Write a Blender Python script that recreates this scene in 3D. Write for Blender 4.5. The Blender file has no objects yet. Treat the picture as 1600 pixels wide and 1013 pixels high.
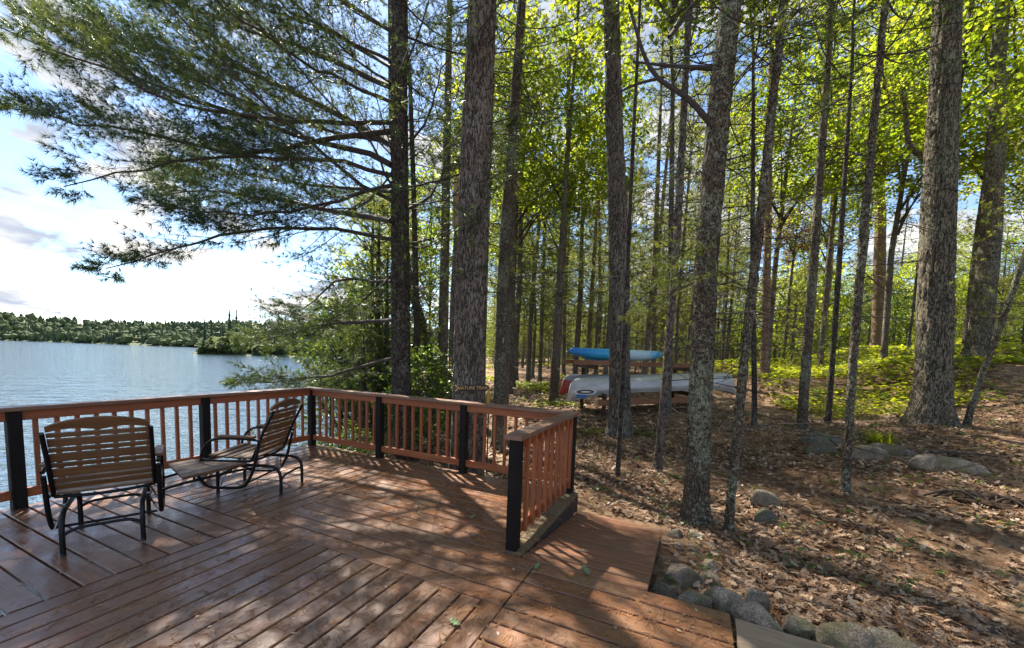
import bpy, math, random
import numpy as np
from mathutils import Vector, Matrix, Euler

SC = bpy.context.scene
COL = SC.collection
random.seed(7)
RNG = np.random.default_rng(7)
R = math.radians
PI = math.pi

# ------------------------------------------------------------------ camera
cam_d = bpy.data.cameras.new('camera')
cam = bpy.data.objects.new('camera', cam_d)
COL.objects.link(cam)
YAW, PITCH, ROLL = -0.435, -0.0852, 0.0346
EYE = Vector((0.0, 0.0, 1.57))
fwd = Vector((math.sin(YAW) * math.cos(PITCH), math.cos(YAW) * math.cos(PITCH), math.sin(PITCH)))
r0 = Vector((math.cos(YAW), -math.sin(YAW), 0))
u0 = r0.cross(fwd)
rt = r0 * math.cos(ROLL) + u0 * math.sin(ROLL)
up = u0 * math.cos(ROLL) - r0 * math.sin(ROLL)
m = Matrix((rt, up, -fwd)).transposed().to_4x4()
m.translation = EYE
cam.matrix_world = m
cam_d.sensor_fit = 'HORIZONTAL'
cam_d.sensor_width = 36.0
cam_d.lens = 36.0 * 617.06 / 1600.0
cam_d.shift_y = (608.66 - 506.5) / 1600.0
cam_d.clip_start = 0.05
cam_d.clip_end = 6000
SC.camera = cam

# ------------------------------------------------------------------ light
SUN_AZ = (-0.82, 0.57)                      # horizontal direction towards the sun
SUN_EL = R(50)
world = bpy.data.worlds.new('World')
SC.world = world
world.use_nodes = True
wt = world.node_tree
for n in list(wt.nodes):
    wt.nodes.remove(n)
def wn(t, **k):
    n = wt.nodes.new(t)
    for a, b in k.items():
        setattr(n, a, b)
    return n
sky = wn('ShaderNodeTexSky', sky_type='NISHITA')
sky.sun_disc = False
sky.sun_elevation = SUN_EL
sky.sun_rotation = math.atan2(SUN_AZ[0], SUN_AZ[1])
sky.altitude = 300
sky.air_density = 1.0
sky.dust_density = 0.25
sky.ozone_density = 3.5
bg1 = wn('ShaderNodeBackground')
bg1.inputs['Strength'].default_value = 0.05
wt.links.new(sky.outputs[0], bg1.inputs['Color'])
geo = wn('ShaderNodeTexCoord')
sep = wn('ShaderNodeSeparateXYZ')
wt.links.new(geo.outputs['Generated'], sep.inputs[0])
def wmath(op, a, b=None):
    n = wn('ShaderNodeMath', operation=op)
    for i, s in enumerate((a, b)):
        if s is None:
            continue
        if isinstance(s, (int, float)):
            n.inputs[i].default_value = s
        else:
            wt.links.new(s, n.inputs[i])
    return n.outputs[0]
zz = wmath('ADD', wmath('MAXIMUM', sep.outputs[2], 0.0), 0.16)
cx = wmath('DIVIDE', sep.outputs[0], zz)
cy = wmath('DIVIDE', sep.outputs[1], zz)
comb = wn('ShaderNodeCombineXYZ')
wt.links.new(cx, comb.inputs[0])
wt.links.new(cy, comb.inputs[1])
wt.links.new(wmath('MULTIPLY', sep.outputs[2], 3.0), comb.inputs[2])
cn = wn('ShaderNodeTexNoise')
cn.inputs['Scale'].default_value = 1.55
cn.inputs['Detail'].default_value = 9
cn.inputs['Roughness'].default_value = 0.56
cn.inputs['Distortion'].default_value = 0.25
wt.links.new(comb.outputs[0], cn.inputs['Vector'])
cr = wn('ShaderNodeValToRGB')
cr.color_ramp.elements[0].position = 0.50
cr.color_ramp.elements[0].color = (0, 0, 0, 1)
cr.color_ramp.elements[1].position = 0.56
cr.color_ramp.elements[1].color = (1, 1, 1, 1)
wt.links.new(cn.outputs[0], cr.inputs[0])
cn2 = wn('ShaderNodeTexNoise')
cn2.inputs['Scale'].default_value = 2.6
cn2.inputs['Detail'].default_value = 6
wt.links.new(comb.outputs[0], cn2.inputs['Vector'])
cr2 = wn('ShaderNodeValToRGB')
cr2.color_ramp.elements[0].position = 0.40
cr2.color_ramp.elements[0].color = (0.42, 0.47, 0.57, 1)
cr2.color_ramp.elements[1].position = 0.64
cr2.color_ramp.elements[1].color = (1.0, 0.97, 0.92, 1)
wt.links.new(cn2.outputs[0], cr2.inputs[0])
bg2 = wn('ShaderNodeBackground')
bg2.inputs['Strength'].default_value = 0.26
wt.links.new(cr2.outputs[0], bg2.inputs['Color'])
mixw = wn('ShaderNodeMixShader')
wt.links.new(cr.outputs[0], mixw.inputs[0])
wt.links.new(bg1.outputs[0], mixw.inputs[1])
wt.links.new(bg2.outputs[0], mixw.inputs[2])
wo = wn('ShaderNodeOutputWorld')
wt.links.new(mixw.outputs[0], wo.inputs[0])

sun_d = bpy.data.lights.new('sun', 'SUN')
sun_d.energy = 3.1
sun_d.angle = R(0.8)
sun_d.color = (1.0, 0.93, 0.82)
sun = bpy.data.objects.new('sun', sun_d)
COL.objects.link(sun)
sd = Vector((SUN_AZ[0], SUN_AZ[1], 0)).normalized() * math.cos(SUN_EL) + Vector((0, 0, math.sin(SUN_EL)))
sun.rotation_euler = sd.to_track_quat('Z', 'Y').to_euler()

SC.view_settings.view_transform = 'Standard'
SC.view_settings.look = 'None'
SC.view_settings.exposure = 2.5
SC.view_settings.gamma = 1.0
SC.cycles.max_bounces = 6
SC.cycles.diffuse_bounces = 3
SC.cycles.glossy_bounces = 3
SC.cycles.transmission_bounces = 4
SC.cycles.caustics_reflective = False
SC.cycles.caustics_refractive = False

# ------------------------------------------------------------------ noise
def _hash(i, j, k):
    h = (i * 374761393 + j * 668265263 + k * 2147483647) & 0xFFFFFFFF
    h = ((h ^ (h >> 13)) * 1274126177) & 0xFFFFFFFF
    h = h ^ (h >> 16)
    return (h & 0xFFFF) / 65535.0
def vnoise(x, y, z=0.0):
    x, y, z = np.broadcast_arrays(np.asarray(x, float), np.asarray(y, float), np.asarray(z, float))
    xi, yi, zi = np.floor(x).astype(np.int64), np.floor(y).astype(np.int64), np.floor(z).astype(np.int64)
    fx, fy, fz = x - xi, y - yi, z - zi
    fx = fx * fx * (3 - 2 * fx); fy = fy * fy * (3 - 2 * fy); fz = fz * fz * (3 - 2 * fz)
    o = 0
    for a in (0, 1):
        for b in (0, 1):
            for c in (0, 1):
                w = (fx if a else 1 - fx) * (fy if b else 1 - fy) * (fz if c else 1 - fz)
                o = o + w * _hash(xi + a, yi + b, zi + c)
    return o
def fbm(x, y, z=0.0, o=4):
    s, a, t = 0, 1.0, 0
    for i in range(o):
        s = s + a * vnoise(np.asarray(x) * 2 ** i + 17.3 * i, np.asarray(y) * 2 ** i + 5.1 * i, np.asarray(z) * 2 ** i)
        t += a; a *= 0.5
    return s / t
def sstep(a, b, x):
    t = np.clip((x - a) / (b - a), 0, 1)
    return t * t * (3 - 2 * t)

# ------------------------------------------------------------------ mesh helpers
class G:
    def __init__(s):
        s.V, s.F, s.n, s.T = [], [], 0, []
    def add(s, V, F, mat=0, tone=None):
        V = np.asarray(V, float).reshape(-1, 3)
        if isinstance(F, np.ndarray):
            Fs = [F]
        else:
            by = {}
            for f in F:
                by.setdefault(len(f), []).append(f)
            Fs = [np.array(x) for x in by.values()]
        for f in Fs:
            s.F.append((f.astype(np.int64) + s.n, mat))
        s.V.append(V)
        s.T.append(np.full(len(V), 0.5) if tone is None else np.broadcast_to(np.asarray(tone, float), (len(V),)))
        s.n += len(V)
    def mesh(s, name, mats, smooth=True):
        me = bpy.data.meshes.new(name)
        V = np.concatenate(s.V)
        me.vertices.add(len(V))
        me.vertices.foreach_set('co', V.astype(np.float32).ravel())
        loops = np.concatenate([f.ravel() for f, _ in s.F])
        tot = np.concatenate([np.full(len(f), f.shape[1]) for f, _ in s.F])
        mi = np.concatenate([np.full(len(f), m_) for f, m_ in s.F])
        st = np.concatenate([[0], np.cumsum(tot)[:-1]])
        me.loops.add(len(loops))
        me.loops.foreach_set('vertex_index', loops.astype(np.int32))
        me.polygons.add(len(tot))
        me.polygons.foreach_set('loop_start', st.astype(np.int32))
        me.polygons.foreach_set('loop_total', tot.astype(np.int32))
        me.polygons.foreach_set('material_index', mi.astype(np.int32))
        me.polygons.foreach_set('use_smooth', np.full(len(tot), smooth))
        for mm in (mats if isinstance(mats, (list, tuple)) else [mats]):
            me.materials.append(mm)
        at = me.attributes.new('tone', 'FLOAT', 'POINT')
        at.data.foreach_set('value', np.concatenate(s.T).astype(np.float32))
        me.update(calc_edges=True)
        me.validate()
        return me
    def obj(s, name, mats, parent=None, loc=None, smooth=True):
        return link(name, s.mesh(name, mats, smooth), parent, loc)

def link(name, data, parent=None, loc=None, rot=None, scale=None):
    o = bpy.data.objects.new(name, data)
    COL.objects.link(o)
    if parent is not None:
        o.parent = parent
    if loc is not None:
        o.location = loc
    if rot is not None:
        o.rotation_euler = rot
    if scale is not None:
        o.scale = scale
    return o
def tag(o, label, cat, group=None):
    o['label'] = label
    o['category'] = cat
    if group:
        o['group'] = group
    return o
def thing(name, label, cat, loc=(0, 0, 0), rz=0, group=None):
    o = link(name, None, None, loc, (0, 0, rz))
    o.empty_display_size = 0.1
    return tag(o, label, cat, group)
def kind(o, k):
    o['kind'] = k
    return o

BOXF = [(0, 3, 2, 1), (4, 5, 6, 7), (0, 1, 5, 4), (1, 2, 6, 5), (2, 3, 7, 6), (3, 0, 4, 7)]
def box(g, lo, hi, mat=0):
    x0, y0, z0 = lo; x1, y1, z1 = hi
    g.add([(x0, y0, z0), (x1, y0, z0), (x1, y1, z0), (x0, y1, z0), (x0, y0, z1), (x1, y0, z1), (x1, y1, z1), (x0, y1, z1)], BOXF, mat)
_prism = {}
def prism_mesh(name, L, W, T, mat, ch=0.005, warp=0.0):
    """a sawn piece: long along local X, W wide, T thick, all four long edges eased, a few cross cuts"""
    key = (name, round(L, 3), round(W, 3), round(T, 3), mat.name, round(warp, 4))
    if key in _prism:
        return _prism[key]
    w, t = W / 2, T / 2
    prof = np.array([(-w, -t + ch), (-w + ch, -t), (w - ch, -t), (w, -t + ch), (w, t - ch), (w - ch, t), (-w + ch, t), (-w, t - ch)])
    ns = 2
    xs = np.linspace(-L / 2, L / 2, ns)
    V = np.array([(x, a, b) for x in xs for a, b in prof])
    F = []
    for i in range(ns - 1):
        for j in range(8):
            k = (j + 1) % 8
            F.append((i * 8 + j, (i + 1) * 8 + j, (i + 1) * 8 + k, i * 8 + k))
    F.append(tuple(range(8)))
    F.append(tuple(reversed(range((ns - 1) * 8, ns * 8))))
    F = [tuple(reversed(f)) for f in F]
    g = G(); g.add(V, F)
    _prism[key] = g.mesh(name, mat, smooth=False)
    return _prism[key]
def stick(name, a, b, W, T, mat, parent, up=(0, 0, 1), ch=0.004):
    """a straight timber from a to b; W measured sideways, T along up"""
    a, b, up_ = Vector(a), Vector(b), Vector(up)
    d = b - a
    X = d.normalized(); Y = up_.cross(X).normalized(); Z = X.cross(Y)
    o = link(name, prism_mesh(name, d.length, W, T, mat, ch), parent)
    M = Matrix((X, Y, Z)).transposed().to_4x4()
    M.translation = (a + b) / 2
    o.matrix_local = M
    return o

def tubes(g, P, Rr, sides=5, mat=0, tone=None, cap=True):
    """P (n,m,3) polylines, Rr (n,m) radii -> tubes"""
    P = np.asarray(P, float); Rr = np.asarray(Rr, float)
    n, m_, _ = P.shape
    T = np.empty_like(P)
    T[:, 1:-1] = P[:, 2:] - P[:, :-2]; T[:, 0] = P[:, 1] - P[:, 0]; T[:, -1] = P[:, -1] - P[:, -2]
    T /= np.linalg.norm(T, axis=2, keepdims=True) + 1e-9
    ref = np.zeros((n, 1, 3))
    main = P[:, -1] - P[:, 0]
    vert = np.abs(main[:, 2]) > 0.8 * np.linalg.norm(main, axis=1)
    ref[vert, 0, 0] = 1; ref[~vert, 0, 2] = 1
    if n <= 40 and m_ > 2:                                # curved single pipes: use the normal of their plane
        for i in range(n):
            q_ = P[i] - P[i].mean(0)
            ref[i, 0] = np.linalg.svd(q_, full_matrices=False)[2][2] + np.array([1e-4, 2e-4, 0])
    A = np.cross(T, ref); A /= np.linalg.norm(A, axis=2, keepdims=True) + 1e-9
    B = np.cross(T, A)
    th = np.arange(sides) / sides * 2 * PI
    V = P[:, :, None, :] + Rr[:, :, None, None] * (np.cos(th)[None, None, :, None] * A[:, :, None, :] + np.sin(th)[None, None, :, None] * B[:, :, None, :])
    idx = np.arange(n * m_ * sides).reshape(n, m_, sides)
    a = idx[:, :-1, :]; b = np.roll(a, -1, 2); d = idx[:, 1:, :]; c = np.roll(d, -1, 2)
    F = np.stack([a, b, c, d], -1).reshape(-1, 4)
    Fl = [F]
    tt = None if tone is None else np.repeat(np.asarray(tone, float), m_ * sides)
    g.add(V, F, mat, tt)
    if cap and sides > 3:
        base = g.n - n * m_ * sides
        g.F.append((idx[:, 0, ::-1].reshape(-1, sides)[:, ::-1] + base, mat))
        g.F.append((idx[:, -1, ::-1].reshape(-1, sides) + base, mat))
def resample(p, n):
    p = np.asarray(p, float)
    if len(p) > 2:                                    # smooth a little
        q = [p[0]]
        for i in range(len(p) - 1):
            a = p[max(i - 1, 0)]; b = p[i]; c = p[i + 1]; d = p[min(i + 2, len(p) - 1)]
            for t in (0.25, 0.5, 0.75, 1.0):
                q.append(0.5 * (2 * b + (c - a) * t + (2 * a - 5 * b + 4 * c - d) * t * t + (3 * b - a - 3 * c + d) * t ** 3))
        p = np.array(q)
    s = np.concatenate([[0], np.cumsum(np.linalg.norm(np.diff(p, axis=0), axis=1))])
    t = np.linspace(0, s[-1], n)
    return np.stack([np.interp(t, s, p[:, i]) for i in range(3)], 1)
def pipe(name, pts, r, mat, parent, n=24, sides=8, smooth_path=True):
    g = G()
    p = resample(pts, n) if smooth_path else np.asarray(pts, float)
    tubes(g, [p], [[r] * len(p)], sides)
    return g.obj(name, mat, parent)
def unit(v):
    return v / (np.linalg.norm(v, axis=-1, keepdims=True) + 1e-9)
def rdir(n, rng):
    return unit(rng.normal(size=(n, 3)))

def needles(g, P, D, k, L, w, rng, mat=1, spread=0.8, tone=None):
    """k thin needles per tuft"""
    n = len(P)
    if n == 0:
        return
    P = np.repeat(np.asarray(P), k, 0)
    D = np.repeat(unit(np.asarray(D)), k, 0)
    d = unit(D + rdir(n * k, rng) * spread)
    d[:, 2] -= 0.08
    L = L * rng.uniform(0.75, 1.15, (n * k, 1))
    s = unit(np.cross(d, rdir(n * k, rng))) * (w / 2)
    P = P - d * 0.004
    V = np.stack([P - s, P + s, P + d * L], 1).reshape(-1, 3)
    F = np.arange(n * k * 3).reshape(-1, 3)
    t = np.repeat(rng.uniform(0, 1, n) if tone is None else tone, k * 3)
    g.add(V, F, mat, t)
def leaves(g, C, L, w, rng, mat=1, flat=0.6, tone=None):
    n = len(C)
    nrm = unit(rdir(n, rng) * (1 - flat) + np.array([0, 0, 1.0]) * flat * rng.choice([1, 1, 1, -1], (n, 1)))
    d = unit(np.cross(nrm, rdir(n, rng)))
    s = np.cross(nrm, d)
    L = L * rng.uniform(0.7, 1.25, (n, 1)); W = w * rng.uniform(0.7, 1.2, (n, 1))
    bend = nrm * (-0.12 * L)
    V = np.stack([C - d * L * .5, C + s * W * .5 + bend * .1, C + d * L * .5 + bend, C - s * W * .5 + bend * .1], 1).reshape(-1, 3)
    i = np.arange(n)[:, None] * 4
    F = np.concatenate([i + [0, 1, 2], i + [0, 2, 3]])
    t = np.repeat(rng.uniform(0, 1, n) if tone is None else tone, 4)
    g.add(V, F, mat, t)

# ------------------------------------------------------------------ materials
class M:
    def __init__(s, name):
        s.m = bpy.data.materials.new(name); s.m.use_nodes = True
        s.t = s.m.node_tree
        for n in list(s.t.nodes):
            s.t.nodes.remove(n)
        s.out = s.n('ShaderNodeOutputMaterial')
    def n(s, t, **k):
        x = s.t.nodes.new(t)
        for a, b in k.items():
            setattr(x, a, b)
        return x
    def set(s, sock, v):
        if isinstance(v, bpy.types.NodeSocket):
            s.t.links.new(v, sock)
        elif isinstance(v, (tuple, list)) and len(v) == 3 and sock.type == 'RGBA':
            sock.default_value = (*v, 1)
        else:
            sock.default_value = v
    def math(s, op, a, b=0.0, clamp=False):
        x = s.n('ShaderNodeMath', operation=op, use_clamp=clamp)
        s.set(x.inputs[0], a); s.set(x.inputs[1], b)
        return x.outputs[0]
    def coord(s, which='Object', scale=(1, 1, 1), jitter=False, rot=None):
        c = s.n('ShaderNodeTexCoord').outputs[which]
        if jitter:
            oi = s.n('ShaderNodeObjectInfo')
            v = s.n('ShaderNodeVectorMath', operation='SCALE')
            s.set(v.inputs[0], (13.0, 31.0, 57.0)); s.set(v.inputs['Scale'], oi.outputs['Random'])
            a = s.n('ShaderNodeVectorMath', operation='ADD')
            s.set(a.inputs[0], c); s.set(a.inputs[1], v.outputs[0]); c = a.outputs[0]
        mp = s.n('ShaderNodeMapping'); s.set(mp.inputs['Vector'], c); mp.inputs['Scale'].default_value = scale
        if rot: mp.inputs['Rotation'].default_value = rot
        return mp.outputs[0]
    def noise(s, vec, scale=1, detail=4, rough=0.55, dist=0.0):
        x = s.n('ShaderNodeTexNoise'); s.set(x.inputs['Vector'], vec)
        x.inputs['Scale'].default_value = scale; x.inputs['Detail'].default_value = detail
        x.inputs['Roughness'].default_value = rough; x.inputs['Distortion'].default_value = dist
        return x.outputs[0]
    def voro(s, vec, scale=1, feature='F1', out=0):
        x = s.n('ShaderNodeTexVoronoi', feature=feature); s.set(x.inputs['Vector'], vec)
        x.inputs['Scale'].default_value = scale
        return x.outputs[out]
    def ramp(s, fac, *stops):
        x = s.n('ShaderNodeValToRGB'); e = x.color_ramp.elements
        while len(e) < len(stops): e.new(0.5)
        for el, (p, c) in zip(e, stops):
            el.position = p
            el.color = (c, c, c, 1) if isinstance(c, (int, float)) else (*c, 1)
        s.set(x.inputs[0], fac)
        return x.outputs[0]
    def mix(s, f, a, b, mode='MIX'):
        x = s.n('ShaderNodeMix', data_type='RGBA', blend_type=mode)
        s.set(x.inputs[0], f); s.set(x.inputs[6], a); s.set(x.inputs[7], b)
        return x.outputs[2]
    def attr(s, name='tone'):
        return s.n('ShaderNodeAttribute', attribute_name=name).outputs['Fac']
    def rand(s):
        return s.n('ShaderNodeObjectInfo').outputs['Random']
    def bump(s, h, strength=0.3, dist=0.01):
        x = s.n('ShaderNodeBump'); x.inputs['Strength'].default_value = strength; x.inputs['Distance'].default_value = dist
        s.set(x.inputs['Height'], h)
        return x.outputs[0]
    def done(s, color, rough=0.6, metal=0.0, normal=None, spec=0.5, coat=0.0):
        b = s.n('ShaderNodeBsdfPrincipled')
        s.set(b.inputs['Base Color'], color); s.set(b.inputs['Roughness'], rough); s.set(b.inputs['Metallic'], metal)
        s.set(b.inputs['Specular IOR Level'], spec)
        if coat: b.inputs['Coat Weight'].default_value = coat
        if normal is not None: s.set(b.inputs['Normal'], normal)
        s.t.links.new(b.outputs[0], s.out.inputs[0])
        return s.m

def leaf_mat(name, c0, c1, t0, t1, rough=0.45, wt_=0.5):
    q = M(name)
    a = q.attr()
    f = q.math('ADD', q.math('MULTIPLY', a, 0.75), q.math('MULTIPLY', q.rand(), 0.25))
    col = q.mix(f, c0, c1); tr = q.mix(f, t0, t1)
    b = q.n('ShaderNodeBsdfPrincipled'); q.set(b.inputs['Base Color'], col); b.inputs['Roughness'].default_value = rough
    b.inputs['Specular IOR Level'].default_value = 0.35
    t = q.n('ShaderNodeBsdfTranslucent'); q.set(t.inputs[0], tr)
    x = q.n('ShaderNodeMixShader'); x.inputs[0].default_value = wt_
    q.t.links.new(b.outputs[0], x.inputs[1]); q.t.links.new(t.outputs[0], x.inputs[2])
    q.t.links.new(x.outputs[0], q.out.inputs[0])
    return q.m

def deck_wood(name, cols, rough=(0.30, 0.62), dirt=0.5, spec=0.5):
    q = M(name)
    v = q.coord('Object', (1, 1, 1), jitter=True)
    vg = q.coord('Object', (1.2, 30, 30), jitter=True)
    grain = q.noise(vg, 1.6, 6, 0.65, 0.35)
    fine = q.noise(q.coord('Object', (4, 160, 60), jitter=True), 1.0, 3, 0.6)
    wear = q.noise(v, 2.2, 5, 0.6)
    wear2 = q.noise(q.coord('Object', (1.0, 5, 5), jitter=True), 1.7, 6, 0.7)
    c = q.ramp(grain, (0.30, cols[0]), (0.52, cols[1]), (0.74, cols[2]))
    r = q.rand()
    c = q.mix(q.ramp(r, (0.0, 0.0), (1.0, 0.75)), c, cols[3])
    c = q.mix(q.math('MULTIPLY', q.ramp(wear2, (0.46, 0.0), (0.66, 1.0)), dirt), c, cols[4])
    c = q.mix(q.math('MULTIPLY', q.ramp(wear, (0.50, 0.0), (0.72, 1.0)), dirt * 0.8), c, cols[5])
    c = q.mix(q.ramp(fine, (0.55, 0.0), (0.75, 0.35)), c, (0.02, 0.012, 0.01))
    ro = q.ramp(q.noise(v, 5, 4), (0.35, rough[0]), (0.65, rough[1]))
    h = q.math('ADD', q.math('MULTIPLY', grain, 0.7), q.math('MULTIPLY', fine, 0.4))
    return q.done(c, ro, normal=q.bump(h, 0.35, 0.003), spec=spec)

def bark(name, base, dark, lichen, amount, sc=1.0, rough=0.92, zst=0.35, crack=1.0):
    q = M(name)
    v = q.coord('Object', (sc, sc, sc * zst), jitter=True)
    vi = q.coord('Object', (1, 1, 1), jitter=True)
    n0 = q.noise(v, 17, 3, 0.55, 0.6)
    n1 = q.noise(v, 34, 5, 0.65, 0.3)
    n2 = q.noise(vi, 75, 3, 0.6)
    n3 = q.noise(vi, 4, 3, 0.5)
    line = q.math('ABSOLUTE', q.math('SUBTRACT', n0, 0.5))
    cut = q.ramp(line, (0.0, 0.0), (0.075 * crack, 1.0))       # 0 in a crack, 1 on a plate
    c = q.ramp(n1, (0.32, tuple(x * .75 for x in base)), (0.5, base), (0.70, tuple(min(1, x * 1.5) for x in base)))
    c = q.mix(q.ramp(n3, (0.35, 0.0), (0.7, 0.5)), c, tuple(x * 0.6 for x in base))
    c = q.mix(cut, dark, c)
    if amount > 0:
        l1 = q.noise(vi, 24, 6, 0.7, 0.5)
        th = q.math('ADD', l1, q.math('MULTIPLY', q.math('SUBTRACT', q.noise(vi, 1.6, 2, 0.5), 0.5), 0.42))
        mk = q.math('MULTIPLY', q.ramp(th, (0.60 - 0.1 * amount, 0.0), (0.65 - 0.1 * amount, 1.0)), q.ramp(line, (0.0, 0.25), (0.06 * crack, 1.0)))
        lc = q.mix(n2, tuple(x * 0.6 for x in lichen), tuple(x * 1.3 for x in lichen))
        c = q.mix(q.math('MULTIPLY', mk, 0.85), c, lc)
    h = q.math('ADD', q.math('MULTIPLY', cut, 0.8), q.math('ADD', q.math('MULTIPLY', n1, .7), q.math('MULTIPLY', n2, 0.3)))
    return q.done(c, rough, normal=q.bump(h, 0.9, 0.03), spec=0.15)

def plain(name, c, rough=0.5, metal=0.0, var=0.25, scale=20, spec=0.5, bump_=0.1):
    q = M(name)
    n = q.noise(q.coord('Object', (1, 1, 1), jitter=True), scale, 5, 0.6)
    col = q.mix(q.ramp(n, (0.3, 0.0), (0.7, 1.0)), tuple(x * (1 - var) for x in c), tuple(min(1, x * (1 + var)) for x in c))
    return q.done(col, rough, metal, normal=q.bump(n, bump_, 0.003), spec=spec)

MT = {}
MT['deck'] = deck_wood('deck_boards', [(0.10, 0.040, 0.018), (0.225, 0.092, 0.040), (0.31, 0.142, 0.066), (0.145, 0.068, 0.034), (0.20, 0.138, 0.080), (0.22, 0.165, 0.115)], (0.18, 0.46), 0.42, 0.6)
MT['ramp'] = deck_wood('ramp_boards', [(0.13, 0.05, 0.022), (0.25, 0.10, 0.042), (0.33, 0.15, 0.07), (0.19, 0.088, 0.04), (0.12, 0.09, 0.055), (0.2, 0.1, 0.05)], (0.45, 0.7), 0.4)
MT['mossy'] = deck_wood('mossy_boards', [(0.075, 0.042, 0.02), (0.17, 0.095, 0.045), (0.22, 0.14, 0.07), (0.13, 0.09, 0.042), (0.13, 0.135, 0.05), (0.20, 0.17, 0.09)], (0.6, 0.85), 0.8)
MT['rail'] = deck_wood('rail_wood', [(0.19, 0.050, 0.016), (0.36, 0.110, 0.036), (0.46, 0.165, 0.062), (0.28, 0.078, 0.026), (0.26, 0.10, 0.045), (0.25, 0.11, 0.05)], (0.45, 0.65), 0.3)
MT['cap'] = deck_wood('cap_wood', [(0.12, 0.05, 0.025), (0.21, 0.095, 0.05), (0.28, 0.14, 0.085), (0.19, 0.085, 0.05), (0.21, 0.16, 0.11), (0.24, 0.19, 0.15)], (0.32, 0.55), 0.6)
MT['post'] = deck_wood('dark_post', [(0.006, 0.005, 0.005), (0.011, 0.009, 0.009), (0.018, 0.015, 0.014), (0.009, 0.007, 0.007), (0.02, 0.017, 0.015), (0.013, 0.012, 0.012)], (0.6, 0.75), 0.3, 0.2)
MT['chair_wood'] = deck_wood('bleached_slats', [(0.085, 0.038, 0.013), (0.15, 0.07, 0.024), (0.21, 0.11, 0.045), (0.11, 0.055, 0.022), (0.19, 0.13, 0.075), (0.13, 0.08, 0.045)], (0.5, 0.7), 0.5)
MT['landing'] = deck_wood('landing_wood', [(0.22, 0.145, 0.08), (0.33, 0.23, 0.135), (0.42, 0.30, 0.19), (0.30, 0.21, 0.125), (0.13, 0.10, 0.06), (0.19, 0.15, 0.11)], (0.7, 0.9), 0.6)
MT['under'] = plain('dark_framing', (0.04, 0.025, 0.018), 0.85)
MT['metal'] = plain('black_tube', (0.006, 0.006, 0.007), 0.42, 0.0, 0.4, 40, 0.3, 0.15)
MT['steel'] = plain('worn_steel', (0.35, 0.35, 0.36), 0.35, 0.9, 0.3, 60)
MT['pine_bark'] = bark('pine_bark', (0.20, 0.16, 0.125), (0.045, 0.034, 0.027), (0.30, 0.32, 0.25), 0.5, 1.7, .92, .35, .8)
MT['pine_bark_dark'] = bark('pine_bark_dark', (0.095, 0.077, 0.063), (0.02, 0.016, 0.014), (0.19, 0.21, 0.15), 0.4, 1.6, .92, .4, .8)
MT['furrow_bark'] = bark('furrow_bark', (0.20, 0.168, 0.135), (0.036, 0.026, 0.019), (0.30, 0.29, 0.23), 0.2, 1.5, 0.95, 0.24, 0.85)
MT['oak_bark'] = bark('oak_bark', (0.205, 0.172, 0.125), (0.034, 0.026, 0.019), (0.25, 0.28, 0.18), 0.5, 1.5, 0.95, 0.28, 1.0)
MT['lichen_bark'] = bark('lichen_bark', (0.175, 0.135, 0.095), (0.028, 0.021, 0.016), (0.34, 0.36, 0.245), 0.85, 2.4, .92, .5, .8)
MT['red_bark'] = bark('red_pine_bark', (0.36, 0.24, 0.17), (0.12, 0.075, 0.05), (0.36, 0.31, 0.26), 0.2, 1.2)
MT['twig'] = plain('twig_bark', (0.055, 0.042, 0.034), 0.9, 0, 0.4, 30)
MT['needle'] = leaf_mat('pine_needles', (0.024, 0.058, 0.026), (0.055, 0.092, 0.030), (0.05, 0.105, 0.02), (0.20, 0.235, 0.03), 0.4, 0.4)
MT['needle2'] = leaf_mat('young_needles', (0.05, 0.09, 0.03), (0.10, 0.13, 0.035), (0.20, 0.27, 0.03), (0.42, 0.40, 0.05), 0.45, 0.5)
MT['leaf'] = leaf_mat('maple_leaves', (0.035, 0.085, 0.015), (0.10, 0.14, 0.02), (0.16, 0.31, 0.012), (0.64, 0.62, 0.03), 0.4, 0.6)
MT['leaf_dark'] = leaf_mat('shrub_leaves', (0.04, 0.09, 0.02), (0.08, 0.12, 0.025), (0.09, 0.20, 0.02), (0.26, 0.31, 0.03), 0.35, 0.45)
MT['leaf_rust'] = leaf_mat('rusty_leaves', (0.20, 0.09, 0.04), (0.28, 0.14, 0.05), (0.40, 0.16, 0.07), (0.5, 0.28, 0.08), 0.5, 0.5)
MT['cover'] = leaf_mat('ground_cover_leaves', (0.06, 0.11, 0.015), (0.11, 0.15, 0.02), (0.34, 0.42, 0.015), (0.60, 0.58, 0.02), 0.45, 0.5)
MT['far_leaf'] = leaf_mat('far_leaves', (0.05, 0.085, 0.04), (0.14, 0.17, 0.065), (0.10, 0.15, 0.05), (0.22, 0.25, 0.09), 0.8, 0.35)
MT['far_needle'] = leaf_mat('far_needles', (0.045, 0.08, 0.045), (0.075, 0.10, 0.05), (0.04, 0.07, 0.02), (0.08, 0.1, 0.03), 0.7, 0.3)

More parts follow.
